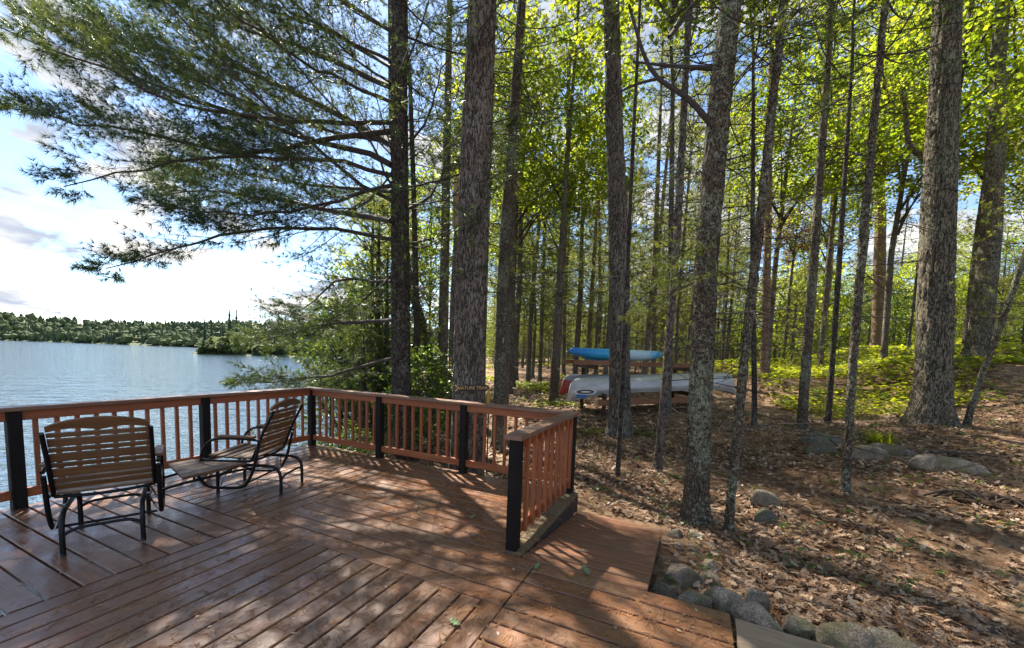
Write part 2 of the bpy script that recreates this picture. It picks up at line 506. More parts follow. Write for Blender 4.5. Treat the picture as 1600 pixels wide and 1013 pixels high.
def litter_mat():
    q = M('dry_oak_leaves')
    f = q.math('ADD', q.math('MULTIPLY', q.attr(), 0.999), 0.0)
    c = q.ramp(f, (0.0, (0.05, 0.028, 0.016)), (0.3, (0.19, 0.108, 0.06)), (0.65, (0.36, 0.24, 0.145)), (1.0, (0.50, 0.37, 0.245)))
    b = q.n('ShaderNodeBsdfPrincipled'); q.set(b.inputs['Base Color'], c); b.inputs['Roughness'].default_value = 0.55
    t = q.n('ShaderNodeBsdfTranslucent'); q.set(t.inputs[0], c)
    x = q.n('ShaderNodeMixShader'); x.inputs[0].default_value = 0.2
    q.t.links.new(b.outputs[0], x.inputs[1]); q.t.links.new(t.outputs[0], x.inputs[2]); q.t.links.new(x.outputs[0], q.out.inputs[0])
    return q.m
MT['litter'] = litter_mat()
MT['fallen_needle'] = plain('fallen_needles', (0.33, 0.16, 0.06), 0.6, 0, 0.4, 3)
MT['green_leaf'] = leaf_mat('fresh_oak_leaf', (0.16, 0.24, 0.09), (0.20, 0.28, 0.13), (0.2, 0.3, 0.08), (0.25, 0.32, 0.1), 0.45, 0.3)

def ground_mat():
    q = M('forest_floor')
    v = q.coord('Object')
    n0 = q.noise(v, 0.55, 4, 0.6); n1 = q.noise(v, 7, 6, 0.7); n2 = q.noise(v, 46, 4, 0.7)
    cell = q.voro(q.coord('Object', (1, 1, 0.3)), 11, 'F1', 1)
    sepc = q.n('ShaderNodeSeparateColor'); q.set(sepc.inputs[0], cell)
    soil = q.ramp(n1, (0.3, (0.075, 0.04, 0.022)), (0.55, (0.175, 0.092, 0.048)), (0.75, (0.28, 0.165, 0.095)))
    lit = q.ramp(sepc.outputs[0], (0.0, (0.08, 0.046, 0.027)), (0.5, (0.26, 0.16, 0.09)), (1.0, (0.42, 0.30, 0.19)))
    c = q.mix(q.ramp(n0, (0.36, 0.15), (0.58, 0.85)), soil, lit)
    c = q.mix(q.ramp(n2, (0.4, 0.0), (0.7, 0.5)), c, (0.03, 0.018, 0.011))
    h = q.math('ADD', n1, n2)
    return q.done(c, 0.9, normal=q.bump(h, 0.8, 0.03), spec=0.2)
MT['ground'] = ground_mat()
def rock_mat(name, c, moss=0.3, pink=None):
    q = M(name)
    v = q.coord('Object', jitter=True)
    n1 = q.noise(v, 9, 7, 0.7); n2 = q.noise(v, 110, 3, 0.7); n3 = q.noise(v, 6, 5, 0.65); n4 = q.noise(v, 16, 6, 0.7)
    col = q.ramp(n1, (0.32, tuple(x * 0.45 for x in c)), (0.5, c), (0.70, tuple(x * 1.6 for x in c)))
    col = q.mix(q.ramp(n2, (0.47, 0.0), (0.60, 0.8)), col, (0.07, 0.062, 0.052))
    col = q.mix(q.ramp(n4, (0.60, 0.0), (0.64, 0.7)), col, (0.34, 0.34, 0.27))
    col = q.mix(q.math('MULTIPLY', q.ramp(n3, (0.47, 0.0), (0.56, 1.0)), moss), col, (0.13, 0.13, 0.05))
    h = q.math('ADD', q.math('MULTIPLY', n1, 1.2), q.math('ADD', q.math('MULTIPLY', n2, 0.35), q.math('MULTIPLY', n4, .5)))
    return q.done(col, 0.9, normal=q.bump(h, 1.0, 0.03), spec=0.2)
MT['rock'] = rock_mat('granite', (0.27, 0.21, 0.15), 0.6)
MT['rock_pale'] = rock_mat('pale_granite', (0.36, 0.285, 0.205), 0.5)
MT['rock_pink'] = rock_mat('pink_granite', (0.36, 0.24, 0.21), 0.1)
MT['rock_dark'] = rock_mat('dark_stone', (0.16, 0.14, 0.11), 0.6)

def water_mat():
    q = M('lake_water')
    def turned(deg, sx, sy):
        mp = q.n('ShaderNodeMapping'); q.set(mp.inputs['Vector'], q.coord('Object', rot=(0, 0, R(deg)))); mp.inputs['Scale'].default_value = (sx, sy, 1)
        return mp.outputs[0]
    n1 = q.noise(turned(-25, .35, 1.1), 1.0, 3, 0.55, 0.5)
    n2 = q.noise(turned(-12, 1.1, 2.8), 1.3, 3, 0.6, 0.3)
    h = q.math('ADD', n1, q.math('MULTIPLY', n2, 0.4))
    return q.done((0.04, 0.065, 0.08), 0.06, normal=q.bump(h, 1.0, 0.22), spec=0.8)
MT['water'] = water_mat()

# ------------------------------------------------------------------ terrain
LAKE = -2.6
CTRL = np.array([
    (-4, 3, -.8), (-2, 3, -.7), (-1.3, 4.7, -.32), (-.2, 4.75, -.29), (.0, 3.4, -.24), (.45, 2.9, -.12), (.9, 3.0, -.10), (1.3, 3.1, -.09),
    (0.6, 1.5, -.15), (2.07, 3.67, -.10), (1.2, 2, -.1), (.2, 3.9, -.26), (.86, 5.45, -.06), (.1, 4.82, -.29), (.42, 4.67, -.26), (1.79, 6.16, -.05),
    (3, 5.9, .22), (2.6, 8.4, .30), (3.1, 7.5, .22), (2.4, 6.1, .07), (-.45, 6.49, -.16), (-.98, 6.02, -.2), (-1.36, 8.3, .0), (1.26, 10.3, .12),
    (2.3, 11.1, .08), (2.94, 11.75, .21), (4.26, 10.5, .52), (4.77, 10.5, .53), (8.35, 18.3, 2.0), (2.5, 18.8, 1.07), (9.9, 31, 2.76), (5.9, 30, 1.95),
    (1.8, 34, 1.2), (11, 22, 2.5), (-3.0, 10, .1), (-2.3, 10.2, .1), (0, 13, .3), (-.6, 11.2, .25), (-4.24, 12.3, .0), (-5.5, 19.4, .1), (-6.9, 24, .3),
    (-8.4, 18, .15), (-2.2, 18.8, .6), (-4.3, 5.1, -.6), (-3.1, 5.1, -.55), (-3.6, 7.2, -.35), (0, -5, -.1), (5, 0, .1), (-4, -4, -.5), (8, 5, .9), (9, 12, 1.3),
    (20, 20, 4), (20, 45, 4.2), (-10, 45, .6), (0, 60, 1.2), (30, 5, 4), (5, 60, 2.0), (50, 60, 7), (60, 0, 6), (0, -30, 0)], float)
def land(x, y):
    x = np.asarray(x, float); y = np.asarray(y, float)
    d2 = (x[..., None] - CTRL[:, 0]) ** 2 + (y[..., None] - CTRL[:, 1]) ** 2
    w = 1.0 / (d2 + 0.35 + 0.004 * (CTRL[:, 0] ** 2 + CTRL[:, 1] ** 2)) ** 1.8
    return (w * CTRL[:, 2]).sum(-1) / w.sum(-1)
def shore_s(x, y):
    wob = (fbm(x * .13, y * .13, 3.3, 3) - 0.5) * 3.0
    s = np.maximum(x + 7.2, 0.83 * (x + 7.2) + 0.56 * (y - 4.0))
    return s + wob * sstep(8, 18, np.hypot(x, y))
def hgt(x, y, fine=True):
    x = np.asarray(x, float); y = np.asarray(y, float)
    s = shore_s(x, y)
    b = sstep(-1.5, 3.2, s)
    h = land(x, y)
    if fine:
        h = h + (fbm(x * .9, y * .9, 1.7, 4) - .5) * 0.16 * sstep(2.2, 5, np.hypot(x, y)) + (fbm(x * .22, y * .22, 8, 3) - .5) * 0.5 * sstep(12, 30, np.hypot(x, y))
    return (LAKE - 1.4) * (1 - b) + h * b
def grid_axis(lo, hi, a, b, fine, grow):
    m_ = list(np.arange(a, b + 1e-6, fine))
    s = fine
    p = b
    while p < hi:
        s *= grow; p += s; m_.append(min(p, hi))
    s = fine; p = a
    while p > lo:
        s *= grow; p -= s; m_.insert(0, max(p, lo))
    return np.array(m_)
gx = grid_axis(-60, 130, -8, 11, 0.13, 1.13)
gy = grid_axis(-40, 170, 1, 16, 0.13, 1.10)
X, Y = np.meshgrid(gx, gy)
Zt = hgt(X, Y)
g = G()
nx, ny = len(gx), len(gy)
I = np.arange(nx * ny).reshape(ny, nx)
g.add(np.stack([X, Y, Zt], -1), np.stack([I[:-1, :-1], I[:-1, 1:], I[1:, 1:], I[1:, :-1]], -1).reshape(-1, 4))
ground = kind(g.obj('ground', MT['ground']), 'structure')

g = G()
wx = np.array([-3000, -600, -120, -40, 0, 40, 200, 1500.0]); wy = np.array([-1500, -300, -60, 0, 30, 80, 200, 600, 2500.0])
X, Y = np.meshgrid(wx, wy); nx, ny = len(wx), len(wy); I = np.arange(nx * ny).reshape(ny, nx)
g.add(np.stack([X, Y, np.full_like(X, LAKE)], -1), np.stack([I[:-1, :-1], I[:-1, 1:], I[1:, 1:], I[1:, :-1]], -1).reshape(-1, 4))
kind(g.obj('lake', MT['water']), 'structure')

# far shore: a wooded ridge across the lake
SH = np.array([(-1700, -330), (-1300, 60), (-1098, 248), (-900, 300), (-684, 350), (-480, 420), (-330, 520), (-150, 700), (60, 800), (400, 850), (900, 900)], float)
def shore_pts(n):
    return resample(np.c_[SH, np.zeros(len(SH))], n)[:, :2]
sp = shore_pts(120)
tg = np.gradient(sp, axis=0); nr = np.stack([-tg[:, 1], tg[:, 0]], 1); nr = unit(nr)
if (nr[60] @ np.array([-0.9, 0.5])) < 0: nr = -nr
prof_d = np.array([0, 6, 20, 60, 130, 220, 330])
g = G(); V = []
hh = np.zeros((120, 7))
for j, dd in enumerate(prof_d):
    p = sp + nr * dd
    hgt_far = np.array([-.6, 1.0, 4, 13, 27, 42, 48])[j] * (0.72 + 0.65 * fbm(p[:, 0] * .004, p[:, 1] * .004, 2.0, 3))
    hh[:, j] = hgt_far
    V.append(np.c_[p, LAKE + hgt_far])
V = np.stack(V, 1); I = np.arange(120 * 7).reshape(120, 7)
g.add(V, np.stack([I[:-1, :-1], I[1:, :-1], I[1:, 1:], I[:-1, 1:]], -1).reshape(-1, 4))
kind(g.obj('far_hills', plain('far_hill_floor', (0.05, 0.075, 0.03), 0.95, 0, 0.3, 0.02)), 'structure')
ICO = None
def ico(sub):
    import bmesh
    bm = bmesh.new(); bmesh.ops.create_icosphere(bm, subdivisions=sub, radius=1.0)
    v = np.array([x.co[:] for x in bm.verts]); f = np.array([[y.index for y in x.verts] for x in bm.faces]); bm.free()
    return v, f
iv, jf = ico(1); iv2, jf2 = ico(2)
g = G(); g2 = G()
nt = 5200
k = RNG.integers(4, 92, nt); dsel = (RNG.random(nt) ** 1.5) * 300
fr = RNG.random(nt)
base = sp[k] * (1 - fr[:, None]) + sp[np.minimum(k + 1, 119)] * fr[:, None] + nr[k] * (3 + dsel[:, None])
zb = np.array([np.interp(d_ + 3, prof_d, hh[kk]) for d_, kk in zip(dsel, k)]) + LAKE
H = RNG.uniform(7, 18, nt); W = RNG.uniform(2.6, 6.5, nt)
tn = np.clip(RNG.normal(.45, .22, nt) + (fbm(base[:, 0] * .012, base[:, 1] * .012, 1.0, 3) - .5) * 1.6, 0, 1)
def lumps(g, bases, zb, H, W, tn, mat):
    n = len(H)
    V = np.repeat(iv[None], n, 0) * (1 + RNG.uniform(-.28, .28, (n, len(iv), 1)))
    V = V * np.stack([W, W, H * .5], 1)[:, None, :]
    V[:, :, 0] += bases[:, None, 0]; V[:, :, 1] += bases[:, None, 1]; V[:, :, 2] += (zb + H * .5)[:, None]
    F = (jf[None] + (np.arange(n) * len(iv))[:, None, None]).reshape(-1, 3)
    g.add(V, F, mat, np.repeat(tn, len(iv)))
con = (RNG.random(nt) < 0.12) | ((fbm(base[:, 0] * .016, base[:, 1] * .016, 7.0, 3) > .58) & (RNG.random(nt) < .7))
lumps(g, base[~con], zb[~con], H[~con], W[~con], tn[~con], 0)
cb, cz, ch_, = base[con], zb[con], H[con] * 1.25
n = len(cb); m_ = 9
th = np.arange(m_) / m_ * 2 * PI
V = np.zeros((n, m_ + 1, 3)); V[:, :m_, 0] = cb[:, 0:1] + np.cos(th) * 2.6 * RNG.uniform(.7, 1.2, (n, m_)); V[:, :m_, 1] = cb[:, 1:2] + np.sin(th) * 2.6
V[:, :m_, 2] = cz[:, None] + RNG.uniform(0.5, 3, (n, m_)); V[:, m_, :2] = cb; V[:, m_, 2] = cz + ch_
F = np.array([[i, (i + 1) % m_, m_] for i in range(m_)])
g.add(V, (F[None] + (np.arange(n) * (m_ + 1))[:, None, None]).reshape(-1, 3), 1, np.repeat(RNG.random(n), m_ + 1))
kind(g.obj('far_forest', [MT['far_leaf'], MT['far_needle']], smooth=False), 'stuff')

# ------------------------------------------------------------------ deck
deck = thing('wooden_deck', 'reddish brown stained plank deck in the foreground with boards laid in alternating squares', 'deck')
PI2 = PI / 2
BW, PT, TH = 0.141, 0.155, 0.036
def board(x0, x1, y0, y1, along, mat='deck', parent=deck, z=0.0, name='deck_board'):
    L = (x1 - x0) if along == 'x' else (y1 - y0)
    W = (y1 - y0) if along == 'x' else (x1 - x0)
    me = prism_mesh(name, L, W, TH, MT[mat], 0.005)
    o = link(name, me, parent, ((x0 + x1) / 2, (y0 + y1) / 2, z - TH / 2 + random.uniform(-.0015, .0015)),
             (random.uniform(-.004, .004), random.uniform(-.0006, .0006), (0 if along == 'x' else PI2) + random.uniform(-.0008, .0008)))
    return o
XL, XA, XB, XR = -5.68, -3.475, -1.003, 0.292
YB, YF = 2.13, 4.47
GAP = 0.007
k = 0
while YB - k * PT > -0.9:                                     # near left square, boards across
    board(XL, XA - GAP, YB - (k + 1) * PT + GAP, YB - k * PT - GAP, 'x'); k += 1
k = 0
while XA - k * PT > XL:                                       # far left square, boards away from us
    board(max(XA - (k + 1) * PT, XL) + GAP, XA - k * PT - GAP, YB + .004, YF, 'y'); k += 1
k = 0
while YB + (k + 1) * PT <= YF + .05:                          # far right square
    y0, y1 = YB + k * PT + GAP, YB + (k + 1) * PT - GAP
    right = XB - GAP if y1 < 2.80 else -1.165
    board(XA + GAP, right if y1 < 2.80 else -1.30, y0, y1, 'x')
    if y1 >= 2.80:                                            # the strip outside the short rail weathers green
        board(-1.296, right, y0, y1, 'x', 'mossy')
    k += 1
for k in range(16):                                           # near right square
    board(XA + k * PT + GAP, XA + (k + 1) * PT - GAP, -1.2, YB - .004, 'y')
k = 0
while 2.752 - (k + 1) * PT > -1.2:                            # landing square by the steps
    board(XB + GAP, XR, 2.752 - (k + 1) * PT + GAP, 2.752 - k * PT - GAP, 'x'); k += 1
for (a, b, w, t) in [((XL, YF - .02, -.135), (-1.17, YF - .02, -.135), .038, .19), ((XL + .02, -1, -.135), (XL + .02, YF - .05, -.135), .038, .19),
                     ((-1.19, 2.80, -.135), (-1.19, YF - .045, -.135), .036, .19), ((XB, 2.728, -.135), (XR, 2.728, -.135), .036, .19), ((XR - .022, -1.2, -.135), (XR - .022, 2.70, -.135), .036, .19)]:
    stick('rim_board', a, b, w, t, MT['under'], deck)
for z_ in (-.36, -.60):  # added unseen boards that block the bright lake behind the deck gaps
    stick('added_gap_blind', (XL + .02, -1, z_), (XL + .02, YF - .05, z_), .03, .225, MT['under'], deck)
for xj in np.arange(XL + .4, -1.3, .45):
    stick('joist', (xj, YB + .03, -.135), (xj, YF - .06, -.135), .04, .19, MT['under'], deck)
for yj in np.arange(-.8, YB - .03, .45):
    stick('joist', (XL + .06, yj, -.135), (XR - .06, yj, -.135), .04, .19, MT['under'], deck)

ramp = thing('deck_ramp', 'short sloping plank ramp leading from the deck down to the leaf litter', 'ramp', (-.67, 2.76, 0))
nb, L_ = 12, 1.84
sl = math.atan2(.262, 1.80)
for k in range(nb):
    a0 = k * (L_ / nb) + .014; a1 = (k + 1) * (L_ / nb) - .014
    am = (a0 + a1) / 2
    o = link('ramp_board', prism_mesh('ramp_board', 0.945 + (0.0 if k < nb - 1 else 0), a1 - a0, TH, MT['ramp'], .008), ramp,
             (-.01 - .02 * k / nb, am * math.cos(sl), -am * math.sin(sl) - TH / 2 - .006 + random.uniform(-.002, .002)), (-sl + random.uniform(-.01, .01), 0, random.uniform(-.003, .003)))
for xs in (-.46, .43):
    stick('side_board', (xs, .02, -.13), (xs, L_ * math.cos(sl), -.13 - L_ * math.sin(sl) + .02), .035, .17, MT['under'], ramp)
lp = thing('landing_plank', 'plain brown weathered landing board beside the end of the deck among stones', 'board', (.3, 2.0, 0))
o = link('plank', prism_mesh('plank', 1.5, .95, .05, MT['landing'], .01), lp, (.76, .235, -.04), (0, .012, -.02))
o['label'] = 'wide flat weathered board sprinkled with pine needles'

# ------------------------------------------------------------------ railing
rail = thing('deck_railing', 'reddish deck railing with black posts and slim balusters along the lake side', 'railing')
PW = 0.092
ZC = 0.95
def post(x, y, z0=-.02, z1=ZC - .039):
    o = stick('post', (x, y, z0), (x, y, z1), PW, PW, MT['post'], rail, up=(0, 1, 0), ch=.006)
    return o
XP, YP, XS = -5.62, 4.40, -1.262
fx_ = [-5.62, -4.17, -2.72, XS]
ly_ = [4.40, 2.86, 1.31, -.24]
for x in fx_: post(x, YP, -.25)
for y in ly_[1:]: post(XP, y, -.25)
post(XS, 2.835, 0.0)
def bay(a, b, n, out, capn=False):
    a, b = Vector(a), Vector(b)
    d = (b - a).normalized(); o = Vector(out)
    s, e = a + d * (PW / 2 + .001), b - d * (PW / 2 + .001)
    for nm, z, t in (('top_rail', ZC - .086, .090), ('bottom_rail', .135, .088)):
        stick(nm, s + Vector((0, 0, z)), e + Vector((0, 0, z)), .036, t, MT['rail'], rail)
    L = (b - a).length
    for i in range(n):
        c = a + d * (L * (i + 1) / (n + 1)) + o * .0365
        stick('baluster', c + Vector((0, 0, .10)), c + Vector((0, 0, ZC - .045)), .034, .034, MT['rail'], rail, up=(0, 1, 0), ch=.003)
for i in range(3): bay((fx_[i], YP, 0), (fx_[i + 1], YP, 0), 9, (0, 1, 0))
for i in range(3): bay((XP, ly_[i], 0), (XP, ly_[i + 1], 0), 10, (-1, 0, 0))
bay((XS, YP, 0), (XS, 2.835, 0), 9, (1, 0, 0))
zc = ZC - .019
stick('cap_rail', (XP - .075, YP + .0, zc), (XS - .078, YP + .0, zc), .145, .037, MT['cap'], rail)
stick('cap_rail', (XP, YP - .0745, zc), (XP, -1.0, zc), .145, .037, MT['cap'], rail)
stick('cap_rail', (XS, YP + .0725, zc), (XS, 2.765, zc), .150, .037, MT['cap'], rail)

# ------------------------------------------------------------------ glider chairs
def glider(loc, f, label):
    rz = math.atan2(-f[0], f[1])                              # local +Y faces f
    t = thing('glider_chair', label, 'chair', (*loc, 0), rz, 'slatted glider chairs on the deck')
    W2 = .285
    bz = lambda u: Vector((0, -.005 - .20 * u, .42 + .52 * u))   # up the reclined back
    nb_ = [.045, .032, .060, .03, .055, .032, .058, .035]
    # back slats, bottom to top, with gaps
    u = .03
    hts = [.045, .040, .075, .036, .070, .036, .065, .036]
    bd = (bz(1) - bz(0)).normalized(); bn = Vector((0, bd.z, -bd.y))
    L = (bz(1) - bz(0)).length
    pos = .012
    for h in hts:
        c = bz(0) + bd * (pos + h / 2) + bn * .022
        stick('back_slat', c - Vector((W2 - .012, 0, 0)), c + Vector((W2 - .012, 0, 0)), .018, h, MT['chair_wood'], t, up=bd, ch=.003)
        pos += h + .013
    # crest board with an arched top and scalloped lower edge
    g = G(); n = 21; V = []
    for i in range(n):
        q = -1 + 2 * i / (n - 1)
        top = pos + .052 + .052 * (1 - q * q) ** 1.0 - .010 * math.exp(-((abs(q) - 1) / .12) ** 2)
        bot = pos + .018 * math.cos(q * 2.6 * PI * .5) ** 2 * (1 if abs(q) < .97 else 0)
        bot = pos + .0 + .022 * abs(math.sin(q * PI)) * (1 if abs(q) > .02 else 0)
        for s_ in (.010, .030):
            for hgt_ in (bot, top):
                c = bz(0) + bd * hgt_ + bn * s_
                V.append((q * (W2 - .012), c.y, c.z))
    F = []
    for i in range(n - 1):
        a = i * 4; b = a + 4
        F += [(a, a + 1, b + 1, b), (a + 2, b + 2, b + 3, a + 3), (a + 1, a + 3, b + 3, b + 1), (a, b, b + 2, a + 2)]
    F += [(0, 2, 3, 1), ((n - 1) * 4, (n - 1) * 4 + 1, (n - 1) * 4 + 3, (n - 1) * 4 + 2)]
    g.add(V, F); g.obj('crest_board', MT['chair_wood'], t, smooth=False)
    for i in range(6):
        y = .035 + i * .082
        z = .405 + .018 * (i / 5) - .012 * math.sin(i / 5 * PI)
        stick('seat_slat', (-W2 + .012, y, z), (W2 - .012, y, z), .070, .018, MT['chair_wood'], t, ch=.003)
    for s in (-1, 1):
        x = s * W2
        p = bz(1)
        bk = pipe('back_upright', [(x, p.y - .01, p.z - .03), (x, -.10, .68), (x, -.012, .46), (x, .03, .385)], .015, MT['metal'], t)
        xo = s * (W2 + .03)
        pipe('arm_tube', [(xo, -.09, .60), (xo, .05, .615), (xo, .30, .615), (xo, .42, .59), (xo, .50, .50), (xo, .525, .42), (xo, .50, .385), (xo, .30, .378), (xo, .02, .385)], .0145, MT['metal'], t, 40)
        stick('armrest', (xo, -.03, .638), (xo, .33, .640), .062, .022, MT['chair_wood'], t, ch=.006)
        pipe('seat_loop', [(xo, -.075, .57), (xo, -.045, .44), (xo, -.005, .28), (xo, .07, .14), (xo, .16, .098), (xo, .30, .092), (xo, .44, .10), (xo, .53, .16), (xo, .575, .26), (xo, .565, .34), (xo, .52, .385)], .016, MT['metal'], t, 44)
        xb = s * .215
        pipe('base_leg', [(xb, -.235, 0), (xb, -.235, .17), (xb, -.215, .25), (xb, -.15, .300), (xb, .0, .31), (xb, .30, .31), (xb, .38, .295), (xb, .43, .24), (xb, .435, .14), (xb, .435, 0)], .0165, MT['metal'], t, 50)
        for yb in (.02, .29):
            pipe('hanger', [(xb + s * .02, yb, .31), (xo - s * .012, yb + .05, .11)], .007, MT['steel'], t, 2, 6, False)
        for yb in (.02, .29): pipe('pivot_bolt', [(xb - s * .012, yb, .31), (xb + s * .05, yb, .31)], .011, MT['steel'], t, 2, 8, False)
    pipe('seat_frame', [(-W2, .03, .378), (-.1, .03, .362), (.1, .03, .362), (W2, .03, .378)], .013, MT['metal'], t)
    pipe('seat_frame', [(-W2, .49, .378), (W2, .49, .378)], .013, MT['metal'], t, 2)
    for yb, zb_ in ((-.235, .15), (.435, .15)):
        pipe('stretcher', [(-.215, yb, zb_), (-.17, yb, zb_ + .03), (-.10, yb, zb_ + .045), (.10, yb, zb_ + .045), (.17, yb, zb_ + .03), (.215, yb, zb_)], .012, MT['metal'], t)
    pipe('cross_bar', [(-W2 - .03, .16, .096), (W2 + .03, .16, .096)], .011, MT['metal'], t, 2)
    return t
glider((-4.215, 1.435), (-.905, .425), 'slatted glider chair seen from behind near the left black post, facing the lake')
glider((-4.25, 2.80), (-.90, -.43), 'slatted glider chair seen from the side near the railing corner, with its seat showing')

tb = thing('console_table', 'low wedge shaped slatted table joined between the two glider chairs', 'table', (-4.40, 2.13, 0))
quad = [Vector((-.33, -.06, 0)), Vector((-.33, .14, 0)), Vector((.25, .36, 0)), (Vector((.27, -.22, 0)))]
ns = 5
for i in range(ns):
    t0, t1 = (i + .03) / ns, (i + .95) / ns
    A0 = quad[0].lerp(quad[3], t0); A1 = quad[0].lerp(quad[3], t1); B0 = quad[1].lerp(quad[2], t0); B1 = quad[1].lerp(quad[2], t1)
    g = G()
    V = [(*p.xy, .352) for p in (A0, A1, B1, B0)] + [(*p.xy, .374) for p in (A0, A1, B1, B0)]
    g.add(V, BOXF); g.obj('table_slat', MT['chair_wood'], tb, smooth=False)
for xx, y0, y1 in ((.16, -.34, .47), (-.20, -.22, .34)):
    pipe('connecting_bar', [(xx, y0, .27), (xx, y0 + .18, .285), (xx, y1 - .18, .285), (xx, y1, .27)], .013, MT['metal'], tb)
    for yy in (y0 + .26, y1 - .22):
        pipe('bracket', [(xx, yy, .285), (xx, yy, .352)], .010, MT['metal'], tb, 2)

# ------------------------------------------------------------------ canoe rack
U = Vector((.783, .622, 0)); Vv = Vector((-.622, .783, 0)); RO = Vector((-3.04, 9.9, 0))
def rp(u, v, z): return RO + U * u + Vv * v + Vector((0, 0, z))
rack = thing('canoe_rack', 'brown timber canoe rack with two levels standing on the forest floor', 'rack')
MT['rack'] = deck_wood('rack_timber', [(0.16, 0.06, 0.025), (0.27, 0.11, 0.045), (0.34, 0.16, 0.075), (0.22, 0.09, 0.04), (0.25, 0.13, 0.07), (0.2, 0.1, 0.06)], (0.6, 0.8), 0.4)
MT['rack_dark'] = plain('rack_posts', (0.05, 0.024, 0.015), 0.8)
for u_, v_ in ((.95, -.28), (.95, 1.15), (4.0, -.28), (4.0, 1.15)):
    p = rp(u_, v_, 0); zb_ = float(hgt(p.x, p.y)) - .1
    top = 1.40 if v_ > 0 else .62
    stick('rack_post', (p.x, p.y, zb_), (p.x, p.y, 1.46 if v_ > 0 else .80), .09, .09, MT['rack_dark'], rack, up=(0, 1, 0))
for u_ in (.86, 3.91):
    stick('cross_arm', rp(u_, -.55, .62), rp(u_, 1.45, .66), .04, .12, MT['rack_dark'], rack)
    stick('cross_arm', rp(u_, .05, 1.345), rp(u_, 1.45, 1.345), .04, .11, MT['rack_dark'], rack)
stick('long_beam', rp(.75, -.345, .44), rp(4.25, -.345, .56), .04, .15, MT['rack'], rack)
stick('long_beam', rp(.30, .25, 1.455), rp(4.2, .25, 1.455), .04, .12, MT['rack'], rack)
stick('long_beam', rp(.30, 1.10, 1.455), rp(4.2, 1.10, 1.455), .04, .12, MT['rack'], rack)

def hull(L, beam, depth, name, mat, parent, n=41, m_=17, drop=.24, blunt=2.6):
    """an upturned open hull: keel on top, sheer line dropping at both ends"""
    g = G(); V = []
    for i in range(n):
        t = -1 + 2 * i / (n - 1); a = abs(t)
        b = beam / 2 * max(1 - a ** blunt, 0) ** .85
        keel = depth * (1 - max(0, (a - .86) / .14) ** 2.3 * .9) - .02 * a
        she = -drop * a ** 4
        if a > .999: keel = she + (keel - she) * .25
        for j in range(m_):
            th = PI * j / (m_ - 1)
            cz = abs(math.sin(th)) ** .62; cxs = math.copysign(abs(math.cos(th)) ** .8, math.cos(th))
            V.append((t * L / 2, b * cxs + (0.012 * math.cos(th)), she + (keel - she) * cz))
    F = []
    for i in range(n - 1):
        for j in range(m_ - 1):
            a = i * m_ + j; F.append((a, a + m_, a + m_ + 1, a + 1))
    g.add(V, F)
    o = g.obj(name, mat, parent)
    sm = o.modifiers.new('thick', 'SOLIDIFY'); sm.thickness = .012; sm.offset = 1
    return o
q = M('aluminium_hull')
v = q.coord('Object')
nn = q.noise(q.coord('Object', (.5, 3, 3)), 4, 5, .6)
sx = q.n('ShaderNodeSeparateXYZ'); q.set(sx.inputs[0], v)
c = q.mix(q.ramp(nn, (.35, 0.0), (.7, 1.0)), (.42, .40, .38), (.58, .56, .54))
q.done(c, q.ramp(nn, (.3, .38), (.7, .55)), .35, normal=q.bump(nn, .1, .01))
MT['canoe'] = q.m
MT['canoe_trim'] = plain('canoe_trim', (.36, .35, .34), .4, .5, .15)
q = M('red_hull')
v = q.coord('Object'); sx = q.n('ShaderNodeSeparateXYZ'); q.set(sx.inputs[0], v)
nn = q.noise(v, 3, 3)
c = q.mix(q.ramp(q.math('ADD', sx.outputs[2], q.math('MULTIPLY', nn, .08)), (.19, 0.0), (.23, 1.0)), (.30, .035, .03), (.26, .25, .25))
q.done(c, .4); MT['red'] = q.m
q = M('kayak_plastic')
v = q.coord('Object'); sx = q.n('ShaderNodeSeparateXYZ'); q.set(sx.inputs[0], v)
nn = q.noise(v, 2.5, 4, .6)
f = q.math('ADD', q.math('MULTIPLY', sx.outputs[0], .28), q.math('ADD', q.math('MULTIPLY', q.math('SUBTRACT', nn, .5), .35), .5))
c = q.ramp(f, (.05, (.01, .13, .52)), (.22, (.015, .27, .62)), (.42, (.05, .45, .66)), (.55, (.48, .64, .72)), (.72, (.52, .68, .78)), (.84, (.04, .42, .68)), (1.0, (.015, .22, .55)))
q.done(c, .35); MT['kayak'] = q.m
MT['white'] = plain('white_print', (.75, .75, .75), .5, 0, .05)
MT['blue_print'] = plain('blue_print', (.03, .16, .38), .5, 0, .1)
MT['black_rubber'] = plain('black_rubber', (.012, .012, .012), .7)

ang = math.atan2(U.y, U.x)
tilt = -math.atan2(.26, 5.25)
cn_ = thing('canoe', 'overturned silver grey canoe with an oval badge on its bow, nearest on the rack', 'canoe', rp(2.62, 0, .78), ang)
def up_(o): o.rotation_euler = (0, tilt, 0); return o
hull_ob = up_(hull(5.25, .92, .40, 'hull', MT['canoe'], cn_))
g = G()
P = []
for s in (-1, 1):
    P.append([(-1 * 2.6 + 5.2 * i / 24, s * (.46 * max(1 - abs(-1 + i / 12) ** 2.6, 0) ** .85 + .014), -.24 * abs(-1 + i / 12) ** 4 + .004) for i in range(25)])
tubes(g, P, np.full((2, 25), .016), 6); o = g.obj('gunwale', MT['canoe_trim'], cn_); up_(o)
g = G(); tubes(g, [[(-2.25 + 4.5 * i / 20, 0, .392 + .02 - .02 * abs(-1 + i / 10)) for i in range(21)]], np.full((1, 21), .012), 6); o = g.obj('keel', MT['canoe_trim'], cn_); up_(o)
